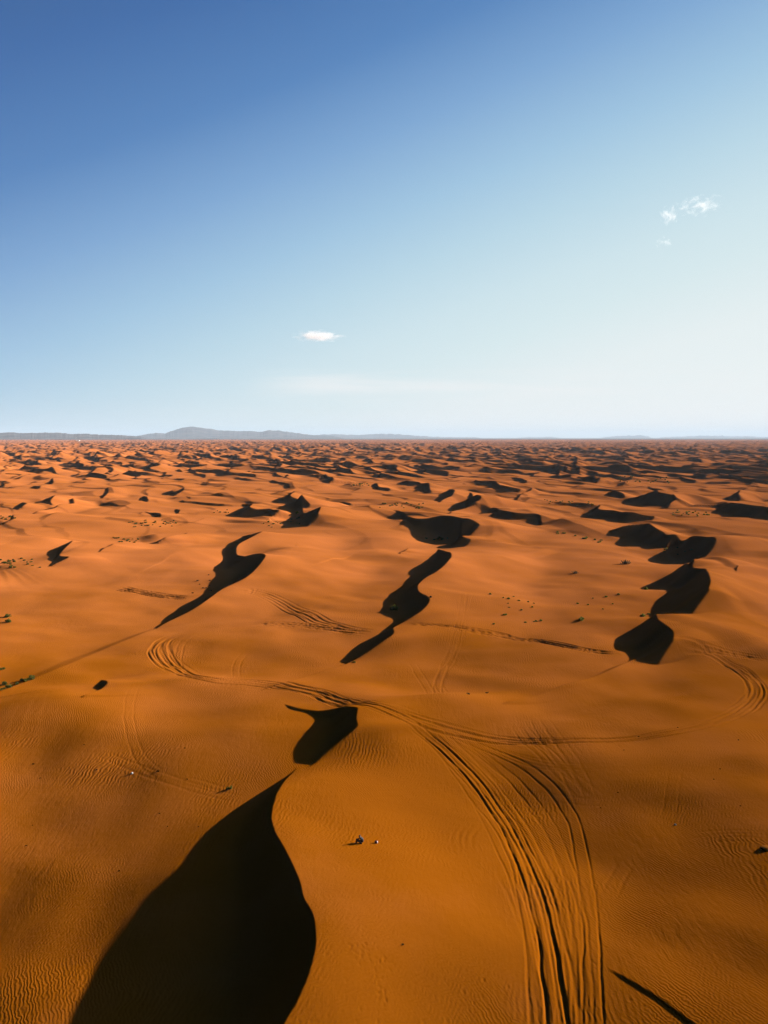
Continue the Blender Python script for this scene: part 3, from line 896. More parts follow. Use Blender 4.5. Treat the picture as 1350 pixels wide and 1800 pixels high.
# thin cirrus veil low in the sky
mp = wt.n('ShaderNodeMapping', {'Vector': dirn, 'Scale': (3.0, 3.0, 34.0), 'Location': (0.7, 0.2, 0.0)})
cn = wt.noise(mp.outputs[0], 1.5, 5, 0.55, 0.4)
veil = wt.m('MULTIPLY', wt.mapr(cn, 0.30, 0.70), wt.m('MULTIPLY', wt.mapr(el, 2.2, 3.9), wt.mapr(el, 4.3, 5.4, 1.0, 0.0)))
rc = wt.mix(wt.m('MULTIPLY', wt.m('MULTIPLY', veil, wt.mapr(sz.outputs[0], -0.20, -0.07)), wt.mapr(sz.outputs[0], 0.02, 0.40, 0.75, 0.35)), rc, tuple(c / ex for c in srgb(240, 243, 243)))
sky = wt.n('ShaderNodeTexSky', sky_type='NISHITA')
sky.sun_disc = False
sky.sun_elevation = SUN_EL
sky.sun_rotation = SUN_AZ
sky.dust_density = 1.5
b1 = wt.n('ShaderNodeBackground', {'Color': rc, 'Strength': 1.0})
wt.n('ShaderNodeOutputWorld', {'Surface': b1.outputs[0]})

scene.view_settings.view_transform = 'Standard'
scene.view_settings.look = 'None'
scene.view_settings.exposure = EXPO
scene.view_settings.gamma = 1
scene.cycles.max_bounces = 6
scene.cycles.diffuse_bounces = 0
scene.cycles.volume_bounces = 3
scene.cycles.use_denoising = True
scene.cycles.denoiser = 'OPENIMAGEDENOISE'
scene.cycles.denoising_prefilter = 'NONE'
scene.cycles.use_adaptive_sampling = False
# ------------------------------------------------------------------ far hills
def ridge(sil, dist, depth, seed, mat):
    """A range of hills: (u, v) silhouette of the photograph carried out to its real distance."""
    sil = np.array(sil, float)
    us = np.linspace(sil[0, 0], sil[-1, 0], max(160, int((sil[-1, 0] - sil[0, 0]) * 1.6)))
    vs = np.interp(us, sil[:, 0], sil[:, 1])
    dx, dy, dz = ray(us, vs)
    azs = np.arctan2(dx, dy)
    top = H + dist * dz / np.hypot(dx, dy)
    top = np.maximum(top + (fbm(us / 5.0, us * 0 + seed, seed, 3) - 0.5) * 0.0014 * dist, 2)
    rows = np.linspace(-1, 1, 41)
    rad = dist + rows[:, None] * depth
    A = azs[None] + 0 * rad
    X_, Y_ = rad * np.sin(A), rad * np.cos(A)
    spur = fbm(X_ / (depth * 0.32), Y_ / (depth * 0.55), seed + 3, 4)
    spur2 = 1 - np.abs(2 * fbm(X_ / (depth * 0.12), Y_ / (depth * 0.4), seed + 8, 3) - 1)
    wob = rows[:, None] + 0.3 * (spur - 0.5)
    prof = np.clip(1 - np.abs(wob), 0, 1) ** 0.9
    ends = np.minimum(1, np.minimum(us - us[0], us[-1] - us) / 14.0)[None]
    Zr = top[None] * prof * (0.93 + 0.07 * spur2) * ends - 3
    # the skyline itself keeps the traced height
    mx = Zr.max(axis=0)
    Zr = np.where(Zr > 0, Zr * (top * ends[0] / np.maximum(mx, 1))[None], Zr)
    o = grid_obj('hills', X_, Y_, Zr, False, mat)
    return tag(o, kind='structure')


hm, t = new_mat('hill_rock')
pos = t.n('ShaderNodeNewGeometry').outputs['Position']
cc = t.mix(t.mapr(t.noise(pos, 0.0022, 5, 0.65), 0.35, 0.65), (0.05, 0.055, 0.062), (0.13, 0.12, 0.115))
t.n('ShaderNodeOutputMaterial', {'Surface': t.n('ShaderNodeBsdfDiffuse', {'Color': cc, 'Roughness': 0.8}).outputs[0]})
ridge([(-160, 764), (-60, 760), (0, 760.5), (20, 760), (50, 761.2), (80, 760), (100, 760.4), (130, 763), (150, 762.6), (175, 764), (200, 764.5), (230, 766), (262, 768.5)], 19000, 1500, 3, hm)
ridge([(205, 770), (240, 767), (258, 763), (275, 761), (290, 762), (300, 758), (315, 753.5), (325, 751.5), (338, 750), (350, 751), (370, 754), (390, 757), (420, 758), (440, 757.5), (455, 759), (475, 756.5),
       (490, 757), (510, 759.5), (530, 762), (550, 764.5), (575, 766), (610, 769)], 29000, 3200, 14, hm)
ridge([(520, 769), (545, 766), (570, 763.5), (595, 763), (620, 764.5), (640, 764), (660, 762.5), (690, 762.8), (715, 764.5), (740, 766.5), (765, 768), (800, 768.6), (850, 769.2)], 40000, 3500, 25, hm)
ridge([(900, 770), (930, 768.6), (960, 768), (990, 769.6)], 52000, 2000, 36, hm)
ridge([(1050, 770), (1078, 767), (1110, 765.6), (1126, 764.8), (1142, 767.5), (1152, 770)], 52000, 2000, 47, hm)
ridge([(1150, 769.5), (1180, 768), (1230, 766), (1270, 766), (1300, 767), (1345, 768), (1400, 769.5)], 54000, 2200, 58, hm)

# ------------------------------------------------------------------ haze
hz_top = 560.0
me = bpy.data.meshes.new('haze')
L = 66500.0
zb_ = GMIN - 1.0
vv = [(sx * L, sy * L, z) for z in (zb_, hz_top) for sx, sy in ((-1, -1), (1, -1), (1, 1), (-1, 1))]
mh, t = new_mat('thin_air')
vol = t.n('ShaderNodeVolumePrincipled', {'Color': (0.58, 0.755, 0.94, 1), 'Density': 2.6e-5, 'Anisotropy': 0.0})
t.n('ShaderNodeOutputMaterial', {'Volume': vol.outputs[0]})
hz = mesh_obj('haze', vv, [(3, 2, 1, 0), (4, 5, 6, 7), (0, 1, 5, 4), (1, 2, 6, 5), (2, 3, 7, 6), (3, 0, 4, 7)], mh)
tag(hz, kind='stuff')


# ------------------------------------------------------------------ clouds
def cloud(u, v, alt, wpx, hpx, seed, dens, label, scale, bite, base=0.86):
    dx, dy, dz = ray(u, v)
    k = (alt - H) / float(dz)
    c = Vector((float(dx) * k, float(dy) * k, alt))
    d = (c - Vector((0, 0, H))).length
    rx, rz = wpx / F * d / 2, hpx / F * d / 2
    ry = max(rz, rx * 0.6)
    vs, fs = [], []
    nu, nv = 32, 18
    for i in range(nv + 1):
        th = math.pi * i / nv
        for j in range(nu):
            ph = 2 * math.pi * j / nu
            vs.append((rx * math.sin(th) * math.cos(ph), ry * math.sin(th) * math.sin(ph), rz * math.cos(th)))
    for i in range(nv):
        for j in range(nu):
            fs.append((i * nu + j, i * nu + (j + 1) % nu, (i + 1) * nu + (j + 1) % nu, (i + 1) * nu + j)[::-1])
    m, t = new_mat('cloud_vapour')
    oc = t.n('ShaderNodeTexCoord').outputs['Object']
    nrm = t.n('ShaderNodeMapping', {'Vector': oc, 'Scale': (1 / rx, 1 / ry, 1 / rz)}).outputs[0]
    ln = t.n('ShaderNodeVectorMath', {0: nrm}, operation='LENGTH').outputs['Value']
    sc = t.n('ShaderNodeMapping', {'Vector': oc, 'Scale': (scale / rx, scale / ry, scale * 0.7 / rz), 'Location': (seed, seed * 1.7, 0)}).outputs[0]
    nz = t.noise(sc, 1.0, 3.2, 0.55, 0.3)
    f = t.m('ADD', t.m('SUBTRACT', base, ln), t.m('MULTIPLY', t.m('SUBTRACT', nz, 0.5), bite))
    f = t.m('MULTIPLY', t.mapr(f, 0.0, 0.55), dens)
    vol = t.n('ShaderNodeVolumePrincipled', {'Color': (1, 1, 1, 1), 'Density': f, 'Anisotropy': 0.25})
    t.n('ShaderNodeOutputMaterial', {'Volume': vol.outputs[0]})
    o = mesh_obj('cloud', vs, fs, m)
    o.location = c
    o.rotation_euler = (0, 0, -math.atan2(c.x, c.y))
    return tag(o, label, 'cloud')


cloud(560, 591, 1500, 98, 23, 3.1, 0.0045, 'flat white oval cloud low in the middle of the sky', 2.6, 1.7, 0.80)
cloud(1174, 379, 2600, 34, 34, 8.4, 0.0045, 'small bright torn cloud, the denser blob of the wisps at upper right', 2.0, 3.6, 0.55)
cloud(1228, 362, 2600, 82, 34, 5.7, 0.0030, 'long ragged wisp of cloud beside a denser white blob', 3.3, 5.5, 0.28)
cloud(1168, 425, 2600, 30, 22, 11.9, 0.0028, 'faintest tiny cloud wisp just below the dense white blob', 2.4, 4.2, 0.42)


# ------------------------------------------------------------------ desert shrubs
def leaf_mat(name, c1, c2):
    m, t = new_mat(name)
    pos = t.n('ShaderNodeNewGeometry').outputs['Position']
    c = t.mix(t.noise(pos, 3.0, 3, 0.6), c1, c2)
    df = t.n('ShaderNodeBsdfDiffuse', {'Color': c, 'Roughness': 0.6}).outputs[0]
    tl = t.n('ShaderNodeBsdfTranslucent', {'Color': c}).outputs[0]
    t.n('ShaderNodeOutputMaterial', {'Surface': t.n('ShaderNodeMixShader', {0: 0.45, 1: df, 2: tl}).outputs[0]})
    return m


GREEN = leaf_mat('shrub_leaves', (0.11, 0.115, 0.017), (0.22, 0.19, 0.04))
DRY = leaf_mat('dry_twigs', (0.06, 0.035, 0.016), (0.16, 0.10, 0.05))


def shrub_mesh(seed, n, mat):
    g = np.random.default_rng(seed)
    vs, fs = [], []
    lobes = [(g.uniform(-0.32, 0.32), g.uniform(-0.3, 0.3), g.uniform(0.55, 1.0)) for _ in range(5)]
    for i in range(n):
        lx, ly, ls = lobes[i % 5]
        a = g.uniform(0, 2 * math.pi)
        e = math.asin(g.uniform(0.02, 1))
        r = ls * g.uniform(0.25, 0.42)
        root = Vector((lx * 0.55 + g.normal(0, 0.05), ly * 0.55 + g.normal(0, 0.05), -0.06))
        tip = Vector((lx + r * math.cos(a) * math.cos(e), ly + r * math.sin(a) * math.cos(e), 0.02 + ls * 0.55 * math.sin(e) + 0.06))
        st = root.lerp(tip, g.uniform(0.25, 0.6))
        d = (tip - st)
        sd = d.cross(Vector((g.normal(), g.normal(), g.normal()))).normalized() * g.uniform(0.025, 0.05)
        b = len(vs)
        vs += [st - sd * 0.5, st + sd * 0.5, st.lerp(tip, 0.6) + sd, tip, st.lerp(tip, 0.6) - sd]
        fs.append((b, b + 1, b + 2, b + 3, b + 4))
        if i % 4 == 0:
            s2 = sd * 0.25
            b = len(vs)
            vs += [root - s2, root + s2, st + s2, st - s2]
            fs.append((b, b + 1, b + 2, b + 3))
    me = bpy.data.meshes.new('desert_shrub')
    me.from_pydata([tuple(v) for v in vs], [], fs)
    me.materials.append(mat)
    return me


SHM = [shrub_mesh(s, 170, GREEN) for s in (1, 2, 3)] + [shrub_mesh(9, 110, DRY)]
SHRUBS = []      # (u, v, width px, label, group, variant)


def one(u, v, w, label, var=0):
    SHRUBS.append((u, v, w, label, None, var))


def many(pts, w, label, group):
    for i, (u, v) in enumerate(pts):
        SHRUBS.append((u, v, w * rng.uniform(0.6, 1.25), label, group, int(rng.integers(0, 3))))


def spread(u0, v0, u1, v1, n, tilt=0.0):
    return [(u, v0 + (v1 - v0) * f + tilt * (u - u0)) for u, f in zip(rng.uniform(u0, u1, n), rng.beta(1.6, 1.6, n))]


one(403, 1384, 11, 'lone green shrub beside wheel tracks left of the big foreground shadow')
one(277, 1355, 5, 'tiny dark tuft standing between the crossing wheel tracks', 3)
one(690, 1067, 20, 'large dark bush inside the shadow at the foot of the middle slip face', 1)
one(624, 1163, 6, 'small dark bush near the lower tip of the middle shadow', 2)
one(888, 1079, 9, 'bright round shrub, lowest of those right of the middle shadow')
one(867, 1096, 6, 'small shrub just above the wheel tracks right of the middle shadow', 2)
one(11, 1082, 13, 'larger dark shrub of the pair on the smooth slope at left edge', 1)
one(16, 1090, 13, 'lower wide shrub of the pair on the smooth slope at left edge', 2)
one(1021, 1086, 15, 'low spreading shrub in the open sand left of the right slip face')
one(1128, 1081, 12, 'bushy shrub touching the upper edge of the right slip face shadow', 1)
one(1141, 1078, 7, 'smaller shrub tucked at the edge of the right slip face shadow', 2)
one(823, 1219, 6, 'dry tuft, left one of two near the pale ridge line', 3)
one(856, 1217, 6, 'dry tuft, right one of two near the pale ridge line', 3)
one(1134, 1034, 9, 'dark bush at the left tip of the upper right shadow', 1)
one(1010, 1004, 15, 'flat dry brushwood heap on bare sand below another heap', 3)
one(1100, 988, 15, 'dark dry brushwood heap just left of the twin hollow', 3)
one(708, 1660, 5, 'tiny dry tuft among foot marks on the yellow sand', 3)
many([(862, 1043), (885, 1050), (893, 1051), (893, 1060), (895, 1067), (903, 1048), (912, 1055), (929, 1057), (939, 1060), (936, 1066), (916, 1071), (943, 1091), (950, 1090), (938, 1092), (924, 1093)], 6,
     'small green shrub scattered on open sand right of the middle shadow', 'shrubs right of the middle shadow')
many([(1016, 1060), (1034, 1062), (1077, 1061), (1066, 1048), (1088, 1044), (1060, 1070), (1042, 1051)], 6, 'small green shrub on open sand between middle and right shadows', 'shrubs left of the right slip face')
many([(4, 1175), (8, 1200), (38, 1194), (55, 1190), (5, 1210), (30, 1201), (48, 1194), (18, 1205)], 12, 'bushy green shrub in the hollow behind the ridge at left edge', 'shrubs in the hollow at left')
many(spread(0, 978, 72, 1003, 20), 6, 'low shrub in the scrubby flat beside the left edge', 'shrubs on the flat by the left edge')
many(spread(222, 913, 310, 927, 34), 4.5, 'small shrub in the dense green patch on the left dune flat', 'shrubs of the dense left patch')
many(spread(196, 943, 244, 954, 16), 5, 'low shrub clumped in front of the long shadow at left', 'shrubs clumped before the left shadow')
many(spread(0, 906, 28, 916, 9), 5, 'dark shrub in the hollow under the far left crest', 'shrubs under the far left crest')
many(spread(460, 911, 495, 927, 12), 4, 'thin shrub on the pale floor left of the pointed shadow', 'shrubs left of the pointed shadow')
many(spread(505, 902, 531, 928, 9), 5, 'dark shrub standing inside the pointed shadow', 'shrubs in the pointed shadow')
many(spread(616, 848, 652, 855, 16), 4, 'small shrub in the green strip left of the far hooked shadow', 'shrubs of the far green strip')
many(spread(668, 880, 746, 892, 26, 0.04), 4.5, 'small shrub in the row above the big central hollow', 'shrubs above the central hollow')
many(spread(747, 938, 788, 952, 8), 7, 'dark shrub on the shaded floor of the big central hollow', 'shrubs on the central hollow floor')
many(spread(978, 932, 1062, 938, 16, 0.2), 5, 'dark shrub in the slanting row left of the twin hollow', 'shrubs left of the twin hollow')
many(spread(952, 877, 1044, 884, 20, 0.05), 4, 'small shrub in the thin row on the far bright slope', 'shrubs on the far bright slope')
many(spread(1182, 895, 1250, 905, 26, 0.05), 4.5, 'green shrub on the bright strip under the long right shadow', 'shrubs under the long right shadow')
many(spread(1088, 836, 1176, 850, 24), 3.5, 'tiny shrub on the pale flat far to the right', 'shrubs on the far right flat')
many(spread(1150, 958, 1235, 976, 7), 6, 'dark shrub in the black shade of the twin hollow', 'shrubs inside the twin hollow')
many(spread(374, 895, 405, 901, 8), 4, 'small shrub at the left end of the flat shadow', 'shrubs by the flat left shadow')
many(spread(330, 1010, 372, 1046, 10), 4, 'tiny dry tuft on the smooth left slope near churned tracks', 'tufts near the churned tracks')
many(spread(990, 1228, 1320, 1460, 9), 3, 'tiny dry tuft alone on the wide sand at right', 'tufts on the wide right sand')
many(spread(30, 1260, 350, 1540, 12), 3, 'tiny dry tuft alone on the rippled sand at left', 'tufts on the rippled left sand')

_px, _py, _pz = hit([(a[0], a[1] + 0.25 * a[2]) for a in SHRUBS])
for (u, v, w, label, group, var), x, y, z in zip(SHRUBS, _px, _py, _pz):
    o = bpy.data.objects.new('dry_brush' if var == 3 or label.startswith('tiny dry') else 'desert_shrub', SHM[3 if label.startswith('tiny dry') else var])
    COL.objects.link(o)
    d = math.sqrt(x * x + y * y + (H - z) ** 2)
    s = w / F * d
    o.location = (x, y, z - 0.02 * s)
    o.scale = (s * rng.uniform(0.9, 1.15), s * rng.uniform(0.9, 1.15), s * (0.5 if 'flat' in label and var == 3 else rng.uniform(0.7, 1.0)))
    o.rotation_euler = (0, 0, rng.uniform(0, 6.28))
    tag(o, label, 'shrub', group)


# ------------------------------------------------------------------ stones, hummock
def stone(name, u, v, wpx, col, label, cat, flat=0.6, seed=0, bury=0.15):
    (x,), (y,), (z,) = hit([(u, v)])
    s = wpx / F * math.sqrt(x * x + y * y + (H - z) ** 2) / 2
    nu, nv = 18, 11
    vs, fs = [], []
    for i in range(nv + 1):
        th = math.pi * i / nv
        for j in range(nu):
            ph = 2 * math.pi * j / nu
            p = np.array([math.sin(th) * math.cos(ph), math.sin(th) * math.sin(ph), math.cos(th)])
            k = 1 + 0.5 * (float(fbm(np.array([p[0] * 1.7 + seed]), np.array([p[1] * 1.7 + p[2] * 1.3]), 60 + seed, 3)[0]) - 0.5)
            vs.append((p[0] * k * s, p[1] * k * s * 0.8, p[2] * k * s * flat))
    for i in range(nv):
        for j in range(nu):
            fs.append(((i + 1) * nu + j, (i + 1) * nu + (j + 1) % nu, i * nu + (j + 1) % nu, i * nu + j))
    m, t = new_mat(name + '_surface')
    pos = t.n('ShaderNodeNewGeometry').outputs['Position']
    nz = t.noise(pos, 9.0, 4, 0.6)
    c = t.mix(nz, tuple(a * 0.75 for a in col), col)
    bp = t.n('ShaderNodeBump', {'Height': nz, 'Distance': 0.05 * s, 'Strength': 0.8})
    t.n('ShaderNodeOutputMaterial', {'Surface': t.n('ShaderNodeBsdfDiffuse', {'Color': c, 'Roughness': 0.7, 'Normal': bp.outputs[0]}).outputs[0]})
    o = mesh_obj(name, vs, fs, m, smooth=True)
    o.location = (x, y, z + s * flat * (1 - 2 * bury) * 0.6)
    o.rotation_euler = (0, 0, seed * 1.3)
    return tag(o, label, cat)


stone('stone', 232, 1360, 4.5, (0.62, 0.60, 0.54), 'small white stone on rippled sand left of the crossing tracks', 'stone', 0.7, 1)
stone('stone', 1187, 1450, 3.5, (0.62, 0.58, 0.50), 'tiny pale stone lying alone on wide sand at right', 'stone', 0.7, 2)
stone('stone', 757, 1050, 4.5, (0.05, 0.045, 0.04), 'dark stone perched on the tip of the middle crest', 'stone', 0.9, 4)
stone('sand_hummock', 1347, 1492, 17, (0.45, 0.15, 0.02), 'low crusted sand hummock cut by the right edge', 'hummock', 0.3, 5, 0.3)


# ------------------------------------------------------------------ far white building and mast on the plain
def box(cx, cy, z0, sx, sy, sz):
    v = [(cx + a * sx / 2, cy + b * sy / 2, z0 + c * sz) for c in (0, 1) for a, b in ((-1, -1), (1, -1), (1, 1), (-1, 1))]
    return v, [(3, 2, 1, 0), (4, 5, 6, 7), (0, 1, 5, 4), (1, 2, 6, 5), (2, 3, 7, 6), (3, 0, 4, 7)]


def boxes(name, lst, mat, parent=None):
    V, Fc = [], []
    for b in lst:
        v, f = box(*b)
        k = len(V)
        V += v
        Fc += [tuple(i + k for i in q) for q in f]
    return mesh_obj(name, V, Fc, mat, parent)


def plain_mat(name, col, rough=0.6, metal=0.0):
    m, t = new_mat(name)
    pos = t.n('ShaderNodeTexCoord').outputs['Object']
    c = t.mix(t.noise(pos, 4.0, 4, 0.6), tuple(a * 0.85 for a in col), col)
    b = t.n('ShaderNodeBsdfPrincipled', {'Base Color': c, 'Roughness': rough, 'Metallic': metal})
    t.n('ShaderNodeOutputMaterial', {'Surface': b.outputs[0]})
    return m


WHITE = plain_mat('white_plaster', (0.80, 0.79, 0.74))
STEEL = plain_mat('galvanised_steel', (0.55, 0.57, 0.58), 0.5)
DARKP = plain_mat('dark_opening', (0.05, 0.05, 0.055))
D0 = 9500.0
dx, dy, dz = ray(138.5, 772.6)
k = D0 / math.hypot(dx, dy)
bx, by = float(dx) * k, float(dy) * k
bz = float(full_h(np.array([bx]), np.array([by]))[0])
btop = H + (float(ray(138.5, 771.2)[2]) / math.hypot(*[float(q) for q in ray(138.5, 771.2)[:2]])) * D0
bh = max(9.0, min(16.0, btop - bz - 6))
bld = bpy.data.objects.new('white_building', None)
COL.objects.link(bld)
bld.location = (bx, by, bz - 1)
bld.rotation_euler = (0, 0, -math.atan2(bx, by) + R(66))
tag(bld, 'tiny white flat-roofed building on the far plain at left', 'building')
boxes('wall', [(0, 0, 0, 38, 14, bh)], WHITE, bld)
boxes('roof', [(0, 0, bh, 39, 15, 0.6)], WHITE, bld)
boxes('door', [(-6, -7.1, 1, 3.2, 0.3, 3.2)], DARKP, bld)
for wx in (0, 5, 9):
    boxes('window', [(wx, -7.1, bh * 0.55, 2.2, 0.3, 1.8)], DARKP, bld)

dx, dy, dz = ray(134.2, 772.6)
k = D0 / math.hypot(dx, dy)
mx_, my_ = float(dx) * k, float(dy) * k
mz_ = float(full_h(np.array([mx_]), np.array([my_]))[0])
mtop = H + (float(ray(134.2, 767.3)[2]) / math.hypot(*[float(q) for q in ray(134.2, 767.3)[:2]])) * D0
mh_ = max(25.0, mtop - mz_)
mast = bpy.data.objects.new('lattice_mast', None)
COL.objects.link(mast)
mast.location = (mx_, my_, mz_ - 1)
tag(mast, 'thin pale lattice mast standing beside the tiny white building', 'mast')
lst = []
for sx, sy in ((-1, -1), (1, -1), (1, 1), (-1, 1)):
    lst.append((sx * 1.3, sy * 1.3, 0, 0.5, 0.5, mh_ * 0.9))
for z in np.arange(2, mh_ * 0.9, 3.0):
    lst += [(0, -1.3, z, 2.6, 0.25, 0.25), (0, 1.3, z + 0.01, 2.6, 0.25, 0.25), (-1.3, 0, z + 0.3, 0.25, 2.6, 0.25), (1.3, 0, z + 0.31, 0.25, 2.6, 0.25)]
boxes('tower_frame', lst, STEEL, mast)
boxes('antenna', [(0, 0, mh_ * 0.88, 0.35, 0.35, mh_ * 0.14), (0, 0, mh_ * 0.95, 2.2, 0.2, 0.2)], STEEL, mast)


# ------------------------------------------------------------------ the person sitting on the dune
def skin_mesh(name, verts, edges, radii, root, mat, sub=2):
    me = bpy.data.meshes.new(name)
    me.from_pydata(verts, edges, [])
    o = bpy.data.objects.new(name, me)
    COL.objects.link(o)
    sk = o.modifiers.new('skin', 'SKIN')
    sk.use_smooth_shade = True
    lay = me.skin_vertices[0].data
    for i, r in enumerate(radii):
        rx, ry = r if isinstance(r, tuple) else (r, r)
        lay[i].radius = (rx, ry)
        lay[i].use_root = (i == root)
    ss = o.modifiers.new('sub', 'SUBSURF')
    ss.levels = ss.render_levels = sub
    dg = bpy.context.evaluated_depsgraph_get()
    dg.update()
    nm = bpy.data.meshes.new_from_object(o.evaluated_get(dg))
    o.modifiers.clear()
    o.data = nm
    nm.name = name
    nm.materials.clear()
    nm.materials.append(mat)
    nm.polygons.foreach_set('use_smooth', [True] * len(nm.polygons))
    return o


class Sk:
    def __init__(self):
        self.v, self.e, self.r = [], [], []

    def add(self, p, r, prev=None):
        self.v.append(tuple(p))
        self.r.append(r)
        if prev is not None:
            self.e.append((prev, len(self.v) - 1))
        return len(self.v) - 1

    def chain(self, prev, *pr):
        for p, r in pr:
            prev = self.add(p, r, prev)
        return prev


SKINM = plain_mat('skin', (0.30, 0.17, 0.11), 0.55)
CLOTH = plain_mat('black_cloth', (0.010, 0.012, 0.016), 0.85)
TROUS = plain_mat('dark_trousers', (0.012, 0.014, 0.017), 0.7)
HAIRM = plain_mat('black_hair', (0.012, 0.010, 0.009), 0.45)
SHOEM = plain_mat('grey_shoe', (0.20, 0.20, 0.19), 0.6)

b = Sk()                                   # faces -X, back to the sun
pel = b.add((0.06, 0, 0.13), (0.13, 0.15))
sp1 = b.chain(pel, ((0.10, 0, 0.30), (0.115, 0.14)), ((0.06, 0, 0.47), (0.12, 0.15)), ((-0.02, 0, 0.60), (0.10, 0.13)))
nk = b.chain(sp1, ((-0.075, 0, 0.685), 0.052), ((-0.105, 0, 0.74), 0.055))
hd = b.chain(nk, ((-0.135, 0, 0.795), (0.085, 0.075)), ((-0.145, 0, 0.86), (0.092, 0.078)), ((-0.135, 0, 0.905), (0.06, 0.055)))
nose = b.chain(nk + 1, ((-0.225, 0, 0.79), 0.014), ((-0.243, 0, 0.775), 0.011))
for s in (-1, 1):
    b.chain(nk + 1, ((-0.125, 0.082 * s, 0.80), 0.016), ((-0.118, 0.094 * s, 0.815), 0.012))
    el_ = b.chain(sp1, ((-0.03, 0.17 * s, 0.585), 0.062), ((-0.13, 0.235 * s, 0.46), 0.048), ((-0.26, 0.25 * s, 0.36), 0.042))
    wr = b.chain(el_, ((-0.38, 0.17 * s, 0.345), 0.034), ((-0.47, 0.085 * s, 0.34), 0.026))
    pm = b.chain(wr, ((-0.515, 0.045 * s, 0.335), (0.030, 0.016)))
    for f in range(4):                     # fingers laced over the shins
        z = 0.362 - 0.02 * f
        ln_ = (0.9, 1.0, 0.95, 0.75)[f]
        b.chain(pm, ((-0.540, 0.015 * s, z), 0.009), ((-0.552, -0.022 * s * ln_, z - 0.004), 0.0085), ((-0.545, -0.052 * s * ln_, z - 0.008), 0.0075))
    b.chain(wr, ((-0.495, 0.07 * s, 0.375), 0.011), ((-0.515, 0.045 * s, 0.395), 0.0095), ((-0.525, 0.02 * s, 0.400), 0.008))
    kn = b.chain(pel, ((-0.02, 0.10 * s, 0.14), 0.092), ((-0.22, 0.12 * s, 0.33), 0.075), ((-0.42, 0.115 * s, 0.50), 0.060))
    an = b.chain(kn, ((-0.46, 0.11 * s, 0.36), 0.055), ((-0.50, 0.105 * s, 0.20), 0.042), ((-0.53, 0.10 * s, 0.09), 0.036))
    b.chain(an, ((-0.56, 0.105 * s, 0.045), 0.036), ((-0.65, 0.115 * s, 0.032), 0.032), ((-0.71, 0.12 * s, 0.028), 0.022))
person = skin_mesh('person', b.v, b.e, b.r, pel, SKINM)

j = Sk()                                   # jacket
p0 = j.add((0.07, 0, 0.12), (0.145, 0.17))
c1 = j.chain(p0, ((0.125, 0, 0.30), (0.175, 0.20)), ((0.085, 0, 0.47), (0.175, 0.205)), ((-0.01, 0, 0.605), (0.135, 0.17)))
j.chain(c1, ((-0.07, 0, 0.68), (0.07, 0.07)))
for s in (-1, 1):
    j.chain(c1, ((-0.03, 0.175 * s, 0.588), 0.077), ((-0.13, 0.238 * s, 0.462), 0.062), ((-0.26, 0.252 * s, 0.36), 0.057), ((-0.38, 0.17 * s, 0.345), 0.047), ((-0.45, 0.10 * s, 0.341), 0.040))
jk = skin_mesh('jacket', j.v, j.e, j.r, p0, CLOTH)
q_ = Sk()                                  # trousers
p0 = q_.add((0.06, 0, 0.125), (0.135, 0.165))
for s in (-1, 1):
    q_.chain(p0, ((-0.02, 0.10 * s, 0.14), 0.105), ((-0.22, 0.12 * s, 0.33), 0.088), ((-0.42, 0.115 * s, 0.50), 0.073), ((-0.46, 0.11 * s, 0.36), 0.068), ((-0.50, 0.105 * s, 0.20), 0.057), ((-0.525, 0.10 * s, 0.105), 0.050))
tr = skin_mesh('trousers', q_.v, q_.e, q_.r, p0, TROUS)
hb = Sk()                                  # hair
h0 = hb.add((-0.095, 0, 0.79), (0.075, 0.08))
hb.chain(h0, ((-0.11, 0, 0.85), (0.095, 0.092)), ((-0.125, 0, 0.905), (0.085, 0.078)), ((-0.14, 0, 0.93), (0.05, 0.045)))
hair = skin_mesh('hair', hb.v, hb.e, hb.r, h0, HAIRM)
kids = [jk, tr, hair]
for s in (-1, 1):
    f_ = Sk()
    a0 = f_.add((-0.53, 0.10 * s, 0.085), 0.046)
    f_.chain(a0, ((-0.56, 0.105 * s, 0.048), (0.047, 0.044)), ((-0.65, 0.115 * s, 0.036), (0.045, 0.035)), ((-0.72, 0.12 * s, 0.030), (0.034, 0.026)))
    kids.append(skin_mesh('shoe', f_.v, f_.e, f_.r, a0, SHOEM))
for k_ in kids:
    k_.parent = person
(px,), (py,), (pz,) = hit([(634.5, 1482.5)])
person.location = (px, py, pz - 0.01)
person.rotation_euler = (0, 0, R(10))
person.scale = (1.1, 1.15, 1.1)
tag(person, 'person in black clothes sitting on the sand hugging drawn-up knees', 'person')


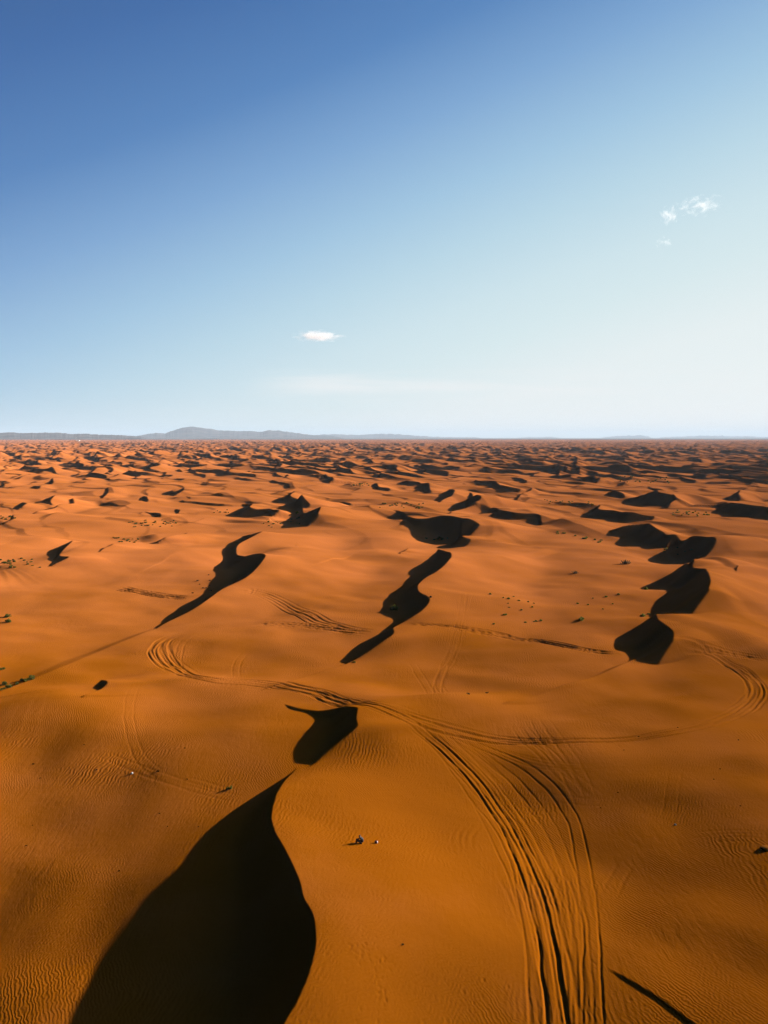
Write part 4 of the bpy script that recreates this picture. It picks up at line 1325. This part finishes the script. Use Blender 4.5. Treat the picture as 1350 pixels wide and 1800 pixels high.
# ------------------------------------------------------------------ the small bag beside the person
def rounded(name, sx, sy, sz, mat, parent, loc=(0, 0, 0), p=3.2):
    vs, fs = [], []
    nu, nv = 24, 14
    for i in range(nv + 1):
        th = math.pi * i / nv
        for k2 in range(nu):
            ph = 2 * math.pi * k2 / nu
            a = (math.sin(th) * math.cos(ph), math.sin(th) * math.sin(ph), math.cos(th))
            n_ = sum(abs(c) ** p for c in a) ** (1 / p)
            vs.append((loc[0] + a[0] / n_ * sx, loc[1] + a[1] / n_ * sy, loc[2] + a[2] / n_ * sz))
    for i in range(nv):
        for k2 in range(nu):
            fs.append(((i + 1) * nu + k2, (i + 1) * nu + (k2 + 1) % nu, i * nu + (k2 + 1) % nu, i * nu + k2))
    return mesh_obj(name, vs, fs, mat, parent, smooth=True)


def tube(name, pts, r, mat, parent):
    vs, fs = [], []
    n_ = 8
    P = [Vector(p) for p in pts]
    for i, p in enumerate(P):
        d = (P[min(i + 1, len(P) - 1)] - P[max(i - 1, 0)]).normalized()
        a = d.orthogonal().normalized()
        c = d.cross(a)
        for k2 in range(n_):
            w = 2 * math.pi * k2 / n_
            vs.append(p + a * math.cos(w) * r + c * math.sin(w) * r)
    for i in range(len(P) - 1):
        for k2 in range(n_):
            fs.append((i * n_ + k2, i * n_ + (k2 + 1) % n_, (i + 1) * n_ + (k2 + 1) % n_, (i + 1) * n_ + k2))
    fs.append(tuple(range(n_))[::-1])
    fs.append(tuple(range((len(P) - 1) * n_, len(P) * n_)))
    return mesh_obj(name, vs, fs, mat, parent, smooth=True)


BAGD = plain_mat('dark_red_canvas', (0.10, 0.012, 0.014), 0.8)
BAGP = plain_mat('pale_pink_panel', (0.80, 0.60, 0.56), 0.6)
(x,), (y,), (z,) = hit([(661, 1482)])
bag = bpy.data.objects.new('bag', None)
COL.objects.link(bag)
bag.location = (x, y, z)
bag.rotation_euler = (0, 0, R(-12))
tag(bag, 'small dark red bag with pale pink side lying right of the sitting person', 'bag')
rounded('bag_body', 0.17, 0.15, 0.15, BAGD, bag, (0, 0, 0.13))
rounded('side_panel', 0.06, 0.125, 0.12, BAGP, bag, (0.145, -0.01, 0.135))
for s in (-1, 1):
    tube('strap', [(-0.10, 0.06 * s, 0.26), (-0.06, 0.07 * s, 0.33), (0.0, 0.075 * s, 0.35), (0.06, 0.07 * s, 0.33), (0.10, 0.06 * s, 0.26)], 0.014, BAGD, bag)
